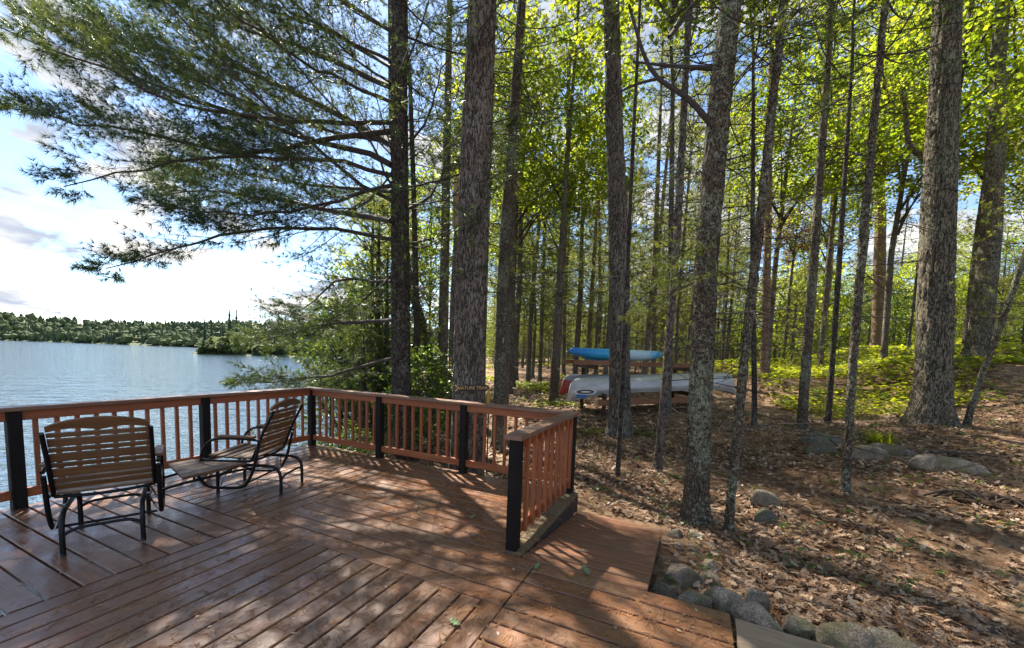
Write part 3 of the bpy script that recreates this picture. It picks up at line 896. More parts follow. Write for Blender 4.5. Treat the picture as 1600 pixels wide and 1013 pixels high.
def decal(name, mat, x0, z0, rx, rz_, parent, off, n=28, ring=None):
    """a flat print that follows the hull's near side"""
    g = G(); V = []
    def ypt(x, z):
        a = abs(x / 2.625); b = .46 * max(1 - a ** 2.6, 0) ** .85
        keel = .40 * (1 - max(0, (a - .86) / .14) ** 2.3 * .9) - .02 * a; she = -.24 * a ** 4
        s_ = min(max((z - she) / (keel - she), 0), 1)
        sn = s_ ** (1 / .62); cs = math.sqrt(max(1 - sn * sn, 0)) ** .8
        return -(b * cs + .012 * cs) - .013 - off
    if ring is None:
        V.append((x0, ypt(x0, z0), z0))
        for i in range(n):
            th = 2 * PI * i / n; x = x0 + rx * math.cos(th); z = z0 + rz_ * math.sin(th); V.append((x, ypt(x, z), z))
        F = [(0, 1 + i, 1 + (i + 1) % n) for i in range(n)]
    else:
        for i in range(n):
            th = 2 * PI * i / n
            for kk in (1.0, ring):
                x = x0 + kk * rx * math.cos(th); z = z0 + kk * rz_ * math.sin(th); V.append((x, ypt(x, z), z))
        F = [(2 * i, 2 * ((i + 1) % n), 2 * ((i + 1) % n) + 1, 2 * i + 1) for i in range(n)]
    g.add(V, F); return g.obj(name, mat, hull_ob)
decal('badge', MT['rock_dark'], -2.18, .035, .27, .075, cn_, .003)
decal('badge_rim', MT['white'], -2.18, .035, .275, .078, cn_, .006, ring=.80)
decal('badge_rim', MT['white'], -2.18, .035, .12, .02, cn_, .007)
decal('blue_mark', MT['blue_print'], -2.28, -.075, .13, .055, cn_, .004)
rc = thing('canoe', 'overturned canoe with a red bow lying behind the silver one', 'canoe', rp(2.62, .98, .76), ang)
hull(4.9, .88, .36, 'hull', MT['red'], rc)
g = G()
P = [[(-1 * 2.42 + 4.84 * i / 24, s * (.44 * max(1 - abs(-1 + i / 12) ** 2.6, 0) ** .85 + .014), -.24 * abs(-1 + i / 12) ** 4 + .004) for i in range(25)] for s in (-1, 1)]
tubes(g, P, np.full((2, 25), .015), 6); g.obj('gunwale', MT['black_rubber'], rc)

ky = thing('kayak', 'blue and white kayak lying on the upper level of the rack', 'kayak', rp(1.72, .62, 1.53), ang + .02)
g = G(); V = []; n, m_ = 37, 18; KL, KB = 2.95, .74
for i in range(n):
    t = -1 + 2 * i / (n - 1); a = abs(t)
    b = KB / 2 * max(1 - a ** 2.4, 0) ** .7 + .012
    top = .33 - .015 * a - max(0, (a - .9) / .1) ** 2 * .06
    bot = 0.0 + .17 * a ** 3 + (.0)
    for j in range(m_):
        th = 2 * PI * j / m_
        cy_ = math.copysign(abs(math.cos(th)) ** .7, math.cos(th)); cz_ = math.copysign(abs(math.sin(th)) ** .75, math.sin(th))
        V.append((t * KL / 2, b * cy_, (top + bot) / 2 + (top - bot) / 2 * cz_))
F = [(i * m_ + j, (i + 1) * m_ + j, (i + 1) * m_ + (j + 1) % m_, i * m_ + (j + 1) % m_) for i in range(n - 1) for j in range(m_)]
F += [tuple(range(m_)), tuple(reversed(range((n - 1) * m_, n * m_)))]
g.add(V, F); g.obj('hull', MT['kayak'], ky)
g = G()
pf = [(-1.05, .05), (-.93, .01), (-.82, -.02), (-.72, -.10), (-.60, -.115), (-.48, -.10), (-.40, .0), (-.40, .06)]
V = [(x, s * .035, z) for s in (-1, 1) for x, z in pf]; k8 = len(pf)
F = [tuple(reversed(range(k8))), tuple(range(k8, 2 * k8))] + [(i, (i + 1) % k8, k8 + (i + 1) % k8, k8 + i) for i in range(k8)]
g.add(V, F); g.obj('fin', plain('kayak_blue', (.02, .22, .42), .4), ky, smooth=False)
g = G(); tubes(g, [[(.45 * math.cos(a), .2 * math.sin(a), .335) for a in np.linspace(0, 2 * PI, 25)]], np.full((1, 25), .015), 6, cap=False); g.obj('cockpit_rim', MT['black_rubber'], ky)
g = G(); tubes(g, [[(-1.49, 0, .20), (-1.51, 0, .25), (-1.49, 0, .30)]], np.full((1, 3), .012), 6); g.obj('handle', MT['black_rubber'], ky)

# ------------------------------------------------------------------ stones
def rock(px, py, sx_, sy_, sz_, mat, label, rz=0.0, sink=.3, seed=0, z=None, name='stone', group=None):
    r = np.random.default_rng(seed + 100)
    v, f = iv2, jf2
    import bmesh
    off = r.uniform(0, 50, 3)
    v, f = ICO3
    d = 1 + (fbm(v[:, 0] * .9 + off[0], v[:, 1] * .9 + off[1], v[:, 2] * .9 + off[2], 3) - .5) * .95
    d += (fbm(v[:, 0] * 4 + off[1], v[:, 1] * 4, v[:, 2] * 4 + off[0], 3) - .5) * .12
    p = v * d[:, None]
    for _ in range(9):                                       # a few split faces
        nrm = unit(r.normal(size=3)); nrm[2] = abs(nrm[2]) * .6; nrm = unit(nrm)
        lim = r.uniform(.5, .8); q_ = p @ nrm
        p = p - np.maximum(q_ - lim, 0)[:, None] * nrm * .85
    p = p * [sx_, sy_, sz_]
    z0 = float(hgt(px, py)) if z is None else z
    g = G(); g.add(p, f)
    o = g.obj(name, MT[mat], None, (px, py, z0 + sz_ * (1 - 2 * sink) * .5 + (.03 if py > 5 else 0)))
    o.rotation_euler = (0, 0, rz)
    tag(o, label, 'stone', group)
    return o
ICO3 = ico(4)
RK = [(-.03, 3.36, .155, .115, .12, 'rock', 'big grey brown boulder with a flat top against the side of the ramp', .2),
      (-.10, 3.06, .10, .08, .075, 'rock', 'squat grey stone in the corner between ramp and deck edge', .9),
      (.21, 3.76, .085, .07, .07, 'rock_pale', 'pale blue grey stone behind the big boulder, with a seedling beside it', .3),
      (.20, 3.52, .105, .085, .065, 'rock', 'low mossy stone under the pale blue grey one', .1),
      (-.10, 4.32, .07, .06, .055, 'rock_dark', 'small dark stone at the left foot of the lichen covered pine', .5),
      (.11, 4.40, .085, .07, .055, 'rock_pale', 'rounded pale stone at the front foot of the lichen covered pine', .2),
      (-.05, 4.02, .05, .045, .045, 'rock', 'small stone by the far corner of the ramp', .4),
      (.08, 4.08, .065, .05, .035, 'rock_pale', 'small flat light stone among brown needles beside the ramp', 1.0),
       (.26, 2.98, .145, .10, .09, 'rock_pale', 'long speckled granite stone behind the deck corner', -.5, -.06),
       (.10, 2.88, .13, .085, .07, 'rock', 'low flat stone lying along the deck edge', -.25, -.08),
       (.47, 3.06, .11, .075, .09, 'rock', 'greenish pointed stone right of the speckled granite', .4, -.07),
       (.44, 2.80, .165, .08, .10, 'rock_pale', 'flat topped wedge of granite at the deck corner', -.45, -.03),
       (.66, 2.84, .085, .075, .075, 'rock', 'small round stone between the granite wedge and the lichened boulder', .1, -.04),
       (.85, 2.76, .16, .105, .11, 'rock', 'blocky lichened boulder beside the landing board', -.3, -.02),
       (1.10, 2.90, .18, .115, .075, 'rock_pale', 'flat sloping slab with a sunlit corner', -.1, -.04),
       (1.08, 2.66, .12, .08, .08, 'rock_dark', 'dark stone wedged below the sloping slab', .2, -.04),
       (1.30, 2.72, .17, .12, .09, 'rock_pink', 'pinkish granite stone at the bottom edge', .1, -.03),
      (.86, 5.45, .19, .14, .10, 'rock', 'smooth grey green boulder alone in the leaves right of the pair of trunks', .2),
      (.80, 5.06, .14, .08, .10, 'rock_dark', 'dark wet looking rock poking out below the smooth boulder', .1),
      (1.95, 8.35, .33, .16, .14, 'rock_dark', 'dark mossy rock behind the slim trunk, rearmost of the row', .1),
      (1.95, 7.85, .29, .15, .13, 'rock_dark', 'bluish dark rock just right of the slim trunk', .3),
      (2.40, 7.60, .28, .17, .14, 'rock', 'mossy rock at the left of the stone row', .2),
      (2.75, 7.85, .34, .18, .13, 'rock', 'wide grey rock in the middle of the stone row', -.1),
      (2.95, 7.32, .25, .15, .14, 'rock_pale', 'light grey green rock at the front of the stone row', .5),
      (3.33, 7.45, .36, .17, .14, 'rock_pale', 'long pale rock with a bright top at the right end of the stone row', -.2)]
for i, a in enumerate(RK):
    rock(a[0], a[1], a[2] * (1.15 if i < 8 else 1), a[3] * (1.15 if i < 8 else 1), a[4] * (1.15 if i < 8 else 1.1 if i > 16 else 1), a[5], a[6], a[7], .28, i, a[8] if len(a) > 8 else None)

# ------------------------------------------------------------------ trail sign and tag
sg = thing('trail_sign', 'small dark arrow board with yellow lettering nailed to the big trunk behind the railing', 'sign', (-2.83, 4.78, 1.10), R(17))
sw, sh = .50, .085
g = G()
pf = [(-sw / 2, -sh / 2), (-sw / 2 + .05, 0), (-sw / 2, sh / 2), (sw / 2 - .05, sh / 2), (sw / 2, 0), (sw / 2 - .05, -sh / 2)]
V = [(x, s, z) for s in (-.011, .011) for x, z in pf]
F = [(0, 1, 4, 5), (1, 2, 3, 4), (11, 10, 7, 6), (10, 9, 8, 7)] + [(i, 6 + i, 6 + (i + 1) % 6, (i + 1) % 6) for i in range(6)]
g.add(V, F); bo = g.obj('board', plain('sign_board', (.022, .014, .010), .7), sg, smooth=False); bo.rotation_euler = (0, R(-3), 0)
MT['sign_yellow'] = plain('sign_yellow', (.50, .33, .10), .7, 0, .15)
cu = bpy.data.curves.new('lettering', 'FONT'); cu.body = 'NATURE TRAIL'; cu.size = .066; cu.align_x = 'CENTER'; cu.align_y = 'CENTER'; cu.extrude = .001
cu.materials.append(MT['sign_yellow'])
tmp = link('lettering_curve', cu)
me = bpy.data.meshes.new_from_object(tmp.evaluated_get(bpy.context.evaluated_depsgraph_get()))
bpy.data.objects.remove(tmp); me.name = 'lettering'
if not me.materials: me.materials.append(MT['sign_yellow'])
lt = link('lettering', me, bo, (0.005, -.0135, 0), (PI2, 0, 0))
g = G()
V = [(-sw / 2 - .012, -.013, -sh / 2), (-sw / 2 + .012, -.013, -sh / 2), (-sw / 2 + .062, -.013, 0), (-sw / 2 + .012, -.013, sh / 2), (-sw / 2 - .012, -.013, sh / 2), (-sw / 2 + .038, -.013, 0)]
V += [(x, -.009, z) for x, y, z in V]
g.add(V, [(0, 1, 2, 5), (5, 2, 3, 4), (6, 11, 8, 7), (11, 10, 9, 8)] + [(i, 6 + i, 6 + (i + 1) % 6, (i + 1) % 6) for i in range(6)])
g.obj('arrow_edge', MT['sign_yellow'], bo, smooth=False)
yt = thing('trail_marker', 'small yellow marker on a thin stake behind the far railing', 'marker', (-3.12, 5.79, .45))
g = G(); box(g, (-.03, -.006, .32), (.03, .006, .50)); g.add([(-.03, -.006, .50), (.03, -.006, .50), (.03, .006, .50), (-.03, .006, .50), (0, 0, .535)], [(0, 1, 4), (1, 2, 4), (2, 3, 4), (3, 0, 4)])
g.obj('plate', plain('yellow_plate', (.62, .42, .03), .5, 0, .1), yt, smooth=False)
stick('stake', (0, .016, -1.1), (0, .016, .49), .02, .02, MT['under'], yt, up=(0, 1, 0))

# ------------------------------------------------------------------ trees
def trunk_geo(pts, r, H, sides, dz, style, seed, flare=.5, zmax_detail=9.0):
    """pts: axis points relative to the base; r: radius near eye height"""
    rr = np.random.default_rng(seed)
    pts = np.array([(0, 0, 0)] + [tuple(p) for p in pts], float)
    last = pts[-1] - pts[-2]; last = last / max(last[2], .1)
    if pts[-1][2] < H:
        e = pts[-1] + last * (H - pts[-1][2]); pts = np.vstack([pts, e])
    zs = [-.45]
    z = -.45
    while z < H:
        z += dz if z < zmax_detail else .6
        zs.append(min(z, H))
    zs = np.array(zs)
    ax = np.interp(zs, pts[:, 2], pts[:, 0]); ay = np.interp(zs, pts[:, 2], pts[:, 1])
    kk = 9
    ax = np.convolve(np.pad(ax, kk, 'edge'), np.ones(2 * kk + 1) / (2 * kk + 1), 'valid') if len(zs) > 40 else ax
    ay = np.convolve(np.pad(ay, kk, 'edge'), np.ones(2 * kk + 1) / (2 * kk + 1), 'valid') if len(zs) > 40 else ay
    ax -= np.interp(0, zs, ax); ay -= np.interp(0, zs, ay)
    rad = r * (1.06 - .02 * zs) ; rad = np.where(zs > 3, r * (1.0 - .80 * ((zs - 3) / max(H - 3, 1)) ** 1.1), rad)
    rad = np.maximum(rad, r * .12)
    th = np.arange(sides) / sides * 2 * PI
    T, Zz = np.meshgrid(th, zs)
    lob = 1 + 0.25 * np.cos(T * 5 + rr.uniform(0, 6)) + .2 * np.cos(T * 3 + rr.uniform(0, 6))
    fl = 1 + flare * np.exp(-np.maximum(Zz, -.1) / (.9 * r + .08)) * lob
    Rr = rad[:, None] * fl
    cxx, syy = np.cos(T), np.sin(T)
    o = rr.uniform(0, 40)
    Rr = Rr * (1 + .06 * (fbm(cxx * 1.2 + o, syy * 1.2, Zz * .8, 3) - .5) * 2)
    if style == 'furrow':
        q = 13.0
        wv = (fbm(cxx * r * 6 + o, syy * r * 6, Zz * 1.1, 3) - .5) * 1.6
        n_ = vnoise(cxx * r * q + o + wv, syy * r * q + wv, Zz * 2.6)
        n2 = vnoise(cxx * r * q * 2.1 + o + wv, syy * r * q * 2.1 + wv * 1.5, Zz * 6.0)
        cut = sstep(0, .13, np.abs(n_ - .5)) * .75 + sstep(0, .16, np.abs(n2 - .5)) * .25
        n3 = fbm(cxx * r * 40 + o, syy * r * 40, Zz * 26, 2) - .5
        Rr = Rr - .030 * (1 - cut) + .012 * n3
    elif style == 'plate':
        wv = (fbm(cxx * r * 9 + o, syy * r * 9, Zz * 5, 3) - .5) * 1.8
        n_ = vnoise(cxx * r * 26 + o + wv, syy * r * 26 + wv, Zz * 12 + wv)
        cut = sstep(0, .2, np.abs(n_ - .5))
        n3 = fbm(cxx * r * 60 + o, syy * r * 60, Zz * 50, 2) - .5
        Rr = Rr - .012 * (1 - cut) + .009 * n3
    elif style == 'scaly':
        n3 = fbm(cxx * r * 50 + o, syy * r * 50, Zz * 30, 3) - .5
        Rr = Rr + .012 * n3 * min(1, r / .08)
    V = np.stack([ax[:, None] + Rr * cxx, ay[:, None] + Rr * syy, Zz], -1)
    nz = len(zs); I = np.arange(nz * sides).reshape(nz, sides)
    a = I[:-1]; b = np.roll(a, -1, 1); d = I[1:]; c = np.roll(d, -1, 1)
    return V, np.stack([a, b, c, d], -1).reshape(-1, 4), (zs, ax, ay, rad)

def foliate(main, rng, wood, P, D, sp2=.16, len2=.38, sp3=.12, len3=.24, start=.18, tn=3, flatness=.35, r0=.02):
    """side shoots and tuft positions along a limb polyline"""
    main = np.asarray(main, float)
    seg = np.linalg.norm(np.diff(main, axis=0), axis=1); L = seg.sum()
    s = np.concatenate([[0], np.cumsum(seg)]) / L
    n2 = max(3, int(L * (1 - start) / sp2))
    ts = np.linspace(start, .99, n2) + rng.uniform(-.3, .3, n2) / n2
    ts = np.clip(ts, .05, 1)
    base = np.stack([np.interp(ts, s, main[:, i]) for i in range(3)], 1)
    tan = unit(np.stack([np.interp(np.clip(ts + .03, 0, 1), s, main[:, i]) - np.interp(np.clip(ts - .03, 0, 1), s, main[:, i]) for i in range(3)], 1))
    side = unit(np.cross(tan, [0, 0, 1.0])) * np.where(np.arange(n2) % 2, 1, -1)[:, None]
    upv = np.cross(side, tan) * np.where(np.arange(n2) % 2, 1, -1)[:, None]
    ang = R(1) * rng.uniform(35, 62, n2)[:, None]
    el = rng.normal(.06, flatness, n2)[:, None]
    d2 = unit(tan * np.cos(ang) + side * np.sin(ang) + np.array([0, 0, 1.0]) * el)
    l2 = (L * len2 * (1.08 - ts) ** .9 * rng.uniform(.55, 1.15, n2) + .12)[:, None]
    cur = unit(tan * .7 + np.array([0, 0, .3]))
    p = [base, base + d2 * l2 * .4, base + d2 * l2 * .72 + cur * l2 * .04, base + d2 * l2 * .95 + cur * l2 * .14]
    P2 = np.stack(p, 1)
    r2 = np.clip(r0 * .32 * (l2 / max(l2.max(), .01)), .0022, .012)
    wood.append((P2, r2 * np.array([[1, .75, .5, .25]])))
    for side_ in (-1, 1):                                     # twigs on the side shoots
        k3 = max(2, int(l2.mean() / sp3 * .75))
        for q in np.linspace(.28, .96, k3):
            i0 = min(int(q * 3), 2); f = q * 3 - i0
            b3 = P2[:, i0] * (1 - f) + P2[:, i0 + 1] * f
            t3 = unit(P2[:, i0 + 1] - P2[:, i0])
            s3 = unit(np.cross(t3, [0, 0, 1.0])) * side_
            d3 = unit(t3 * rng.uniform(.6, 1, (n2, 1)) + s3 * rng.uniform(.4, .9, (n2, 1)) + rng.normal(0, .35, (n2, 3)))
            l3 = np.minimum(l2 * .55, len3 * 1.5) * rng.uniform(.4, 1.1, (n2, 1)) + .03
            keep = rng.random(n2) < .85
            P3 = np.stack([b3, b3 + d3 * l3 * .55, b3 + d3 * l3 + np.array([0, 0, 1.0]) * l3 * .12], 1)[keep]
            wood.append((P3, np.full((len(P3), 3), .0018) * np.array([[1.3, 1, .6]])))
            for j in range(tn):
                w_ = 1 - j * .30
                i1 = P3[:, 0] * (1 - w_) + P3[:, 2] * w_
                P.append(i1); D.append(d3[keep])
    tip = P2[:, 3]
    P.append(tip); D.append(d2); P.append(P2[:, 2]); D.append(d2)
def flush_wood(g, wood, sides, mat=0):
    for m_ in set(w[0].shape[1] for w in wood):
        ps = np.concatenate([w[0] for w in wood if w[0].shape[1] == m_]); rs = np.concatenate([w[1] for w in wood if w[0].shape[1] == m_])
        tubes(g, ps, rs, sides, mat)

def pine_crown(H, z0, rlow, rng, dead0=None, dens=1.0, nl=.11, nw=.006, k=8, drop=0.0, seglen=.2):
    """crown of a standing pine around a vertical axis, as wood (slot 0) and needles (slot 1)"""
    g = G(); wood = []; P = []; D = []; mains = []
    z = z0
    while z < H - .3:
        f = (z - z0) / (H - z0)
        R_ = rlow * (1 - f) ** .75 * (1 if f > .12 else .55 + 3.7 * f)
        nb_ = rng.integers(3, 6)
        a0 = rng.uniform(0, 6.3)
        for i in range(nb_):
            a = a0 + i * 2 * PI / nb_ + rng.uniform(-.4, .4); L = R_ * rng.uniform(.55, 1.15) + .2
            el = rng.uniform(-.12, .25) + .5 * f - drop
            d = np.array([math.cos(a) * math.cos(el), math.sin(a) * math.cos(el), math.sin(el)])
            t = np.linspace(0, 1, 6)[:, None]
            pts = np.array([0, 0, z]) + d * L * t + np.array([0, 0, 1]) * L * (.16 * t ** 2 - .10 * np.sin(t * PI))
            mains.append(pts)
            foliate(pts, rng, wood, P, D, sp2=.24 / dens, len2=.42, sp3=seglen / dens, len3=.22, start=.3, tn=2, r0=.02)
        z += rng.uniform(.42, .75) * (1.0 if f < .7 else .6) / dens ** .5
    if mains:
        A = np.stack(mains); tubes(g, A, np.linspace(1, .25, 6)[None] * np.full((len(A), 1), .016), 4, 0)
    flush_wood(g, wood, 3)
    if dead0 is not None:                                     # bare dead side branches below
        n = int((z0 + 1.5 - dead0) * 7)
        zz_ = rng.uniform(dead0, z0 + 1.5, n); a = rng.uniform(0, 6.3, n); L = rng.uniform(.35, 1.5, n) * min(1.0, rlow / 1.4)
        el = rng.uniform(-.35, .2, n)
        d = np.stack([np.cos(a) * np.cos(el), np.sin(a) * np.cos(el), np.sin(el)], 1)
        b = np.stack([0 * zz_, 0 * zz_, zz_], 1)
        Pm = np.stack([b, b + d * L[:, None] * .4, b + d * L[:, None] * .75 + rng.normal(0, .04, (n, 3)), b + d * L[:, None] + rng.normal(0, .08, (n, 3)) - [0, 0, .06]], 1)
        tubes(g, Pm, np.array([[.009, .007, .005, .002]]) * np.ones((n, 1)), 3, 0)
        for _ in range(2):
            j = rng.integers(1, 3, n); bb = Pm[np.arange(n), j]
            dd = unit(d + rng.normal(0, .6, (n, 3))); ll = L[:, None] * rng.uniform(.2, .5, (n, 1))
            tubes(g, np.stack([bb, bb + dd * ll * .6, bb + dd * ll + rng.normal(0, .03, (n, 3))], 1), np.array([[.005, .004, .0015]]) * np.ones((n, 1)), 3, 0)
    P = np.concatenate(P); D = np.concatenate(D)
    needles(g, P, D, k, nl, nw, rng, 1, .75)
    return g
def leafy_crown(rx, rz, zc, rng, ncl, nper, ls, trunk_top, cr=.42, flat=.55):
    """crown of a broadleaf tree: limbs to many separate leaf clumps (wood slot 0, leaves slot 1)"""
    g = G()
    d = rdir(ncl, rng); rad = rng.uniform(.25, 1.0, ncl) ** .55
    lump = .72 + .56 * vnoise(d[:, 0] * 1.8 + 9, d[:, 1] * 1.8, d[:, 2] * 1.8)
    C = d * (rad * lump)[:, None] * [rx, rx, rz] + [0, 0, zc]
    nl_ = 9
    li = np.argsort(-np.abs(C[:, 2] - zc))[:0]
    tgt = C[rng.choice(ncl, nl_, False)]
    b = np.stack([0 * tgt[:, 0], 0 * tgt[:, 0], np.clip(tgt[:, 2] - np.hypot(tgt[:, 0], tgt[:, 1]) * rng.uniform(.7, 1.3, nl_), zc - rz * 1.2, trunk_top)], 1)
    t = np.linspace(0, 1, 7)[None, :, None]
    lim = b[:, None] * (1 - t) + tgt[:, None] * t + np.array([0, 0, 1.0]) * np.sin(t * PI) * .25 + rng.normal(0, .05, (nl_, 7, 3)) * t
    tubes(g, lim, np.linspace(1, .2, 7)[None] * rng.uniform(.025, .05, (nl_, 1)), 5)
    # twigs from the nearest limb point to each clump
    lp_ = lim[:, 2:].reshape(-1, 3)
    near = lp_[np.argmin(((C[:, None] - lp_[None]) ** 2).sum(-1), 1)]
    tw = np.stack([near, near * .5 + C * .5 + rng.normal(0, .06, C.shape), C], 1)
    tubes(g, tw, np.array([[.012, .008, .004]]) * np.ones((ncl, 1)), 3)
    n = ncl * nper
    cc = np.repeat(C, nper, 0)
    off = rng.normal(size=(n, 3)) * np.array([1, 1, .55]) * cr * .55
    tone = np.clip(np.repeat(rng.uniform(.0, 1, ncl), nper) * .6 + rng.uniform(0, .4, n), 0, 1)
    leaves(g, cc + off, ls, ls * .8, rng, 1, flat, tone)
    return g

r_ = lambda s: np.random.default_rng(s)
NM = [MT['twig'], MT['needle']]
CROWN = {}
for i in range(3):
    CROWN['tall', i] = pine_crown(17, 7.6, 3.1, r_(11 + i), 2.2, .95, .13, .012, 8).mesh('tall_pine_crown', NM)
for i in range(4):
    CROWN['thin', i] = pine_crown(14, 2.6 + .9 * (i % 2), 1.7, r_(21 + i), 1.0, .85, .13, .014, 7).mesh('thin_pine_crown', [MT['twig'], MT['needle2']])
for i in range(3):
    CROWN['full', i] = pine_crown(14, 2.2 + .8 * i, 1.9, r_(121 + i), .9, 1.15, .14, .017, 7).mesh('thin_pine_crown', [MT['twig'], MT['needle2']])
for i in range(2):
    CROWN['bare', i] = pine_crown(14, 6.6 + .6 * i, 1.6, r_(26 + i), .8, .72, .12, .011, 7).mesh('high_pine_crown', NM)
for i in range(2):
    CROWN['young', i] = pine_crown(5.5, .4, 1.4, r_(31 + i), None, 1.15, .12, .013, 8).mesh('young_pine_crown', [MT['twig'], MT['needle2']])
for i in range(3):
    CROWN['maple', i] = leafy_crown(2.7, 3.2, 8.5, r_(41 + i), 170, 52, .13, 9.5, .42).mesh('maple_crown', [MT['twig'], MT['leaf']])
CROWN['rust', 0] = leafy_crown(1.2, 1.9, 7.0, r_(51), 60, 40, .10, 7, .35).mesh('rusty_crown', [MT['twig'], MT['leaf_rust']])
for i in range(2):
    CROWN['shrub', i] = leafy_crown(1.15, 1.25, 1.45, r_(61 + i), 85, 48, .085, 1.6, .30).mesh('shrub_crown', [MT['twig'], MT['leaf_dark']])

def big_tree(label, base, pts, r, H, mat, style, sides, crown=None, cs=1.0, name='pine_tree', dz=.035, flare=.45, seed=0, group=None, cat='tree', cz=0.0, wood=True):
    t = thing(name, label, cat, base, 0, group)
    rel = [np.array(p) - np.array(base) for p in pts]
    V, F, axis = trunk_geo(rel, r, H, sides, dz, style, seed, flare)
    g = G(); g.add(V, F); g.obj('trunk', MT[mat], t)
    if crown:
        zs, ax, ay, rad = axis
        zq = H * .6
        dx, dy = np.interp(zq, zs, ax) / zq, np.interp(zq, zs, ay) / zq
        c = link('crown', CROWN[crown], t)
        sh = Matrix(((1, 0, dx, 0), (0, 1, dy, 0), (0, 0, 1, 0), (0, 0, 0, 1)))
        a = (seed * 2.39) % 6.28
        c.rotation_euler = (math.atan2(-dy, 1), math.atan2(dx, 1), a)
        c.scale = (cs, cs, cs); c.location = (0, 0, cz)
    return t, axis

# the big lakeside pine with sweeping limbs, left of the middle
LIMBS = [
    [(-4.52,5.01,3.34),(-4.86,4.52,3.36),(-5.2,4.03,3.29),(-5.65,3.49,3.15),(-6.02,2.98,2.88),(-6.43,2.68,2.66),(-6.79,2.41,2.48)],
    [(-4.53,5.01,3.94),(-4.62,4.41,3.99),(-4.77,3.9,4.23),(-4.93,3.38,4.43),(-5.23,2.91,4.87),(-5.57,2.53,5.3),(-5.8,2.31,5.58)],
    [(-4.53,5,4.32),(-4.84,4.75,4.36),(-5.2,4.47,4.43),(-6.06,3.85,4.32),(-6.68,3.34,4.2),(-7.25,2.85,3.89),(-7.92,2.43,3.64)],
    [(-4.53,5,4.47),(-5.02,5,4.73),(-5.81,4.74,4.93),(-6.85,4.37,5.27),(-7.99,3.84,5.63),(-9.33,3.33,6.24),(-10.3,2.99,6.98)],
    [(-4.54,5,5.11),(-5.02,4.55,4.97),(-5.68,3.81,4.78),(-6.2,3.12,4.68),(-6.64,2.48,4.82),(-6.96,2.1,4.91),(-7.33,1.82,5.04)],
    [(-4.56,4.99,5.63),(-5.51,4.99,6.16),(-6.53,4.96,6.71),(-7.73,4.74,7.21),(-9.1,4.43,7.79),(-10.2,4.14,8.25)],
    [(-4.56,4.99,6),(-4.86,4.41,6.01),(-5.25,3.9,6.09),(-5.56,3.42,6.21),(-5.91,3.03,6.38)],
    [(-4.52,5.01,2.69),(-5.09,5.08,2.73),(-5.78,5.09,2.78),(-6.54,5.18,2.46),(-7.35,5.24,2.12)],
    [(-4.52,5.01,2.79),(-4.55,4.66,2.48),(-4.58,4.32,2.2),(-4.79,4.11,1.99),(-4.96,3.92,1.75)],
    [(-4.5,5.02,2.08),(-5.47,5.23,2.05),(-6.61,5.37,2.01),(-7.85,5.45,1.81),(-8.87,5.42,1.59)],
    [(-4.56,5.1,1.46),(-5.31,5.08,1.27),(-6.37,5.03,1.04),(-7.52,4.94,0.89),(-8.29,4.8,0.82)],
    [(-4.36,5.08,3.78),(-4.09,5.54,4.21),(-4.14,5.96,5.01),(-4.12,6.52,5.72)],
    [(-4.37,5.08,4.65),(-3.77,4.92,5.01),(-3.43,4.74,5.42),(-3.04,4.59,5.77)],
    [(-4.6,5.08,3.66),(-6.21,5.33,4.09),(-8.05,5.36,4.56),(-9.89,5.17,4.87),(-11.52,4.97,4.88)],
    [(-4.61,5.08,4.84),(-6.58,5.38,6.02),(-8.67,5.29,7.11),(-10.78,4.98,7.84),(-12.68,4.54,8.33)],
    [(-4.46,4.93,4.13),(-4.62,4.19,3.69),(-4.87,3.41,3.28),(-5.23,2.8,3.12),(-5.59,2.3,3.07)],
    [(-4.55,5,6.42),(-5.36,4.4,6.84),(-6.17,3.8,7.14),(-6.97,3.21,7.39)],
    [(-4.54,5,5.4),(-4.86,4.19,5.35),(-5.08,3.42,5.39),(-5.34,2.86,5.55),(-5.61,2.4,5.72)],
    [(-4.54,5,4.98),(-5.37,4.62,4.85),(-6.64,4.03,4.57),(-7.69,3.43,4.72),(-8.7,2.85,4.85),(-9.41,2.41,4.95)],
]
hero, axis = big_tree('dark pine by the lake whose long sweeping limbs hang over the deck', (-4.28, 5.12, -.55), [(-4.35, 5.06, 1.05), (-4.43, 5.0, 6.83)], .150, 15, 'pine_bark_dark', 'plate', 56, None, seed=1, flare=.25)
rg = r_(77)
wood = []; P = []; D = []
hb_ = np.array((-4.28, 5.12, -.55))
LIMBS2 = [[(x + dx * min(i, 2) * .5, y + dy * min(i, 2) * .5, z + dz * (1 + .12 * i)) for i, (x, y, z) in enumerate(l)] for l in LIMBS[1::2] if l[0][2] > 3.5 for dx, dy, dz in ((rg.uniform(-.3, .5), rg.uniform(.2, 1.0), rg.uniform(.15, .5)),)]
for li_, L_ in enumerate(LIMBS + LIMBS2):
    p = resample(np.array(L_) - hb_, 14)
    p[1:-1] += rg.normal(0, .025, (12, 3)) * np.linspace(.3, 1, 12)[:, None]
    ln = np.linalg.norm(np.diff(p, axis=0), axis=1).sum()
    r0_ = .011 + .0058 * ln if len(LIMBS) > li_ else .008 + .0035 * ln
    g = G(); tubes(g, [p], [r0_ * np.linspace(1, .18, 14)], 8); g.obj('limb', MT['twig'], hero)
    foliate(p, rg, wood, P, D, sp2=.085, len2=.29, sp3=.09, len3=.22, start=.18, tn=3, flatness=.34, r0=.03)
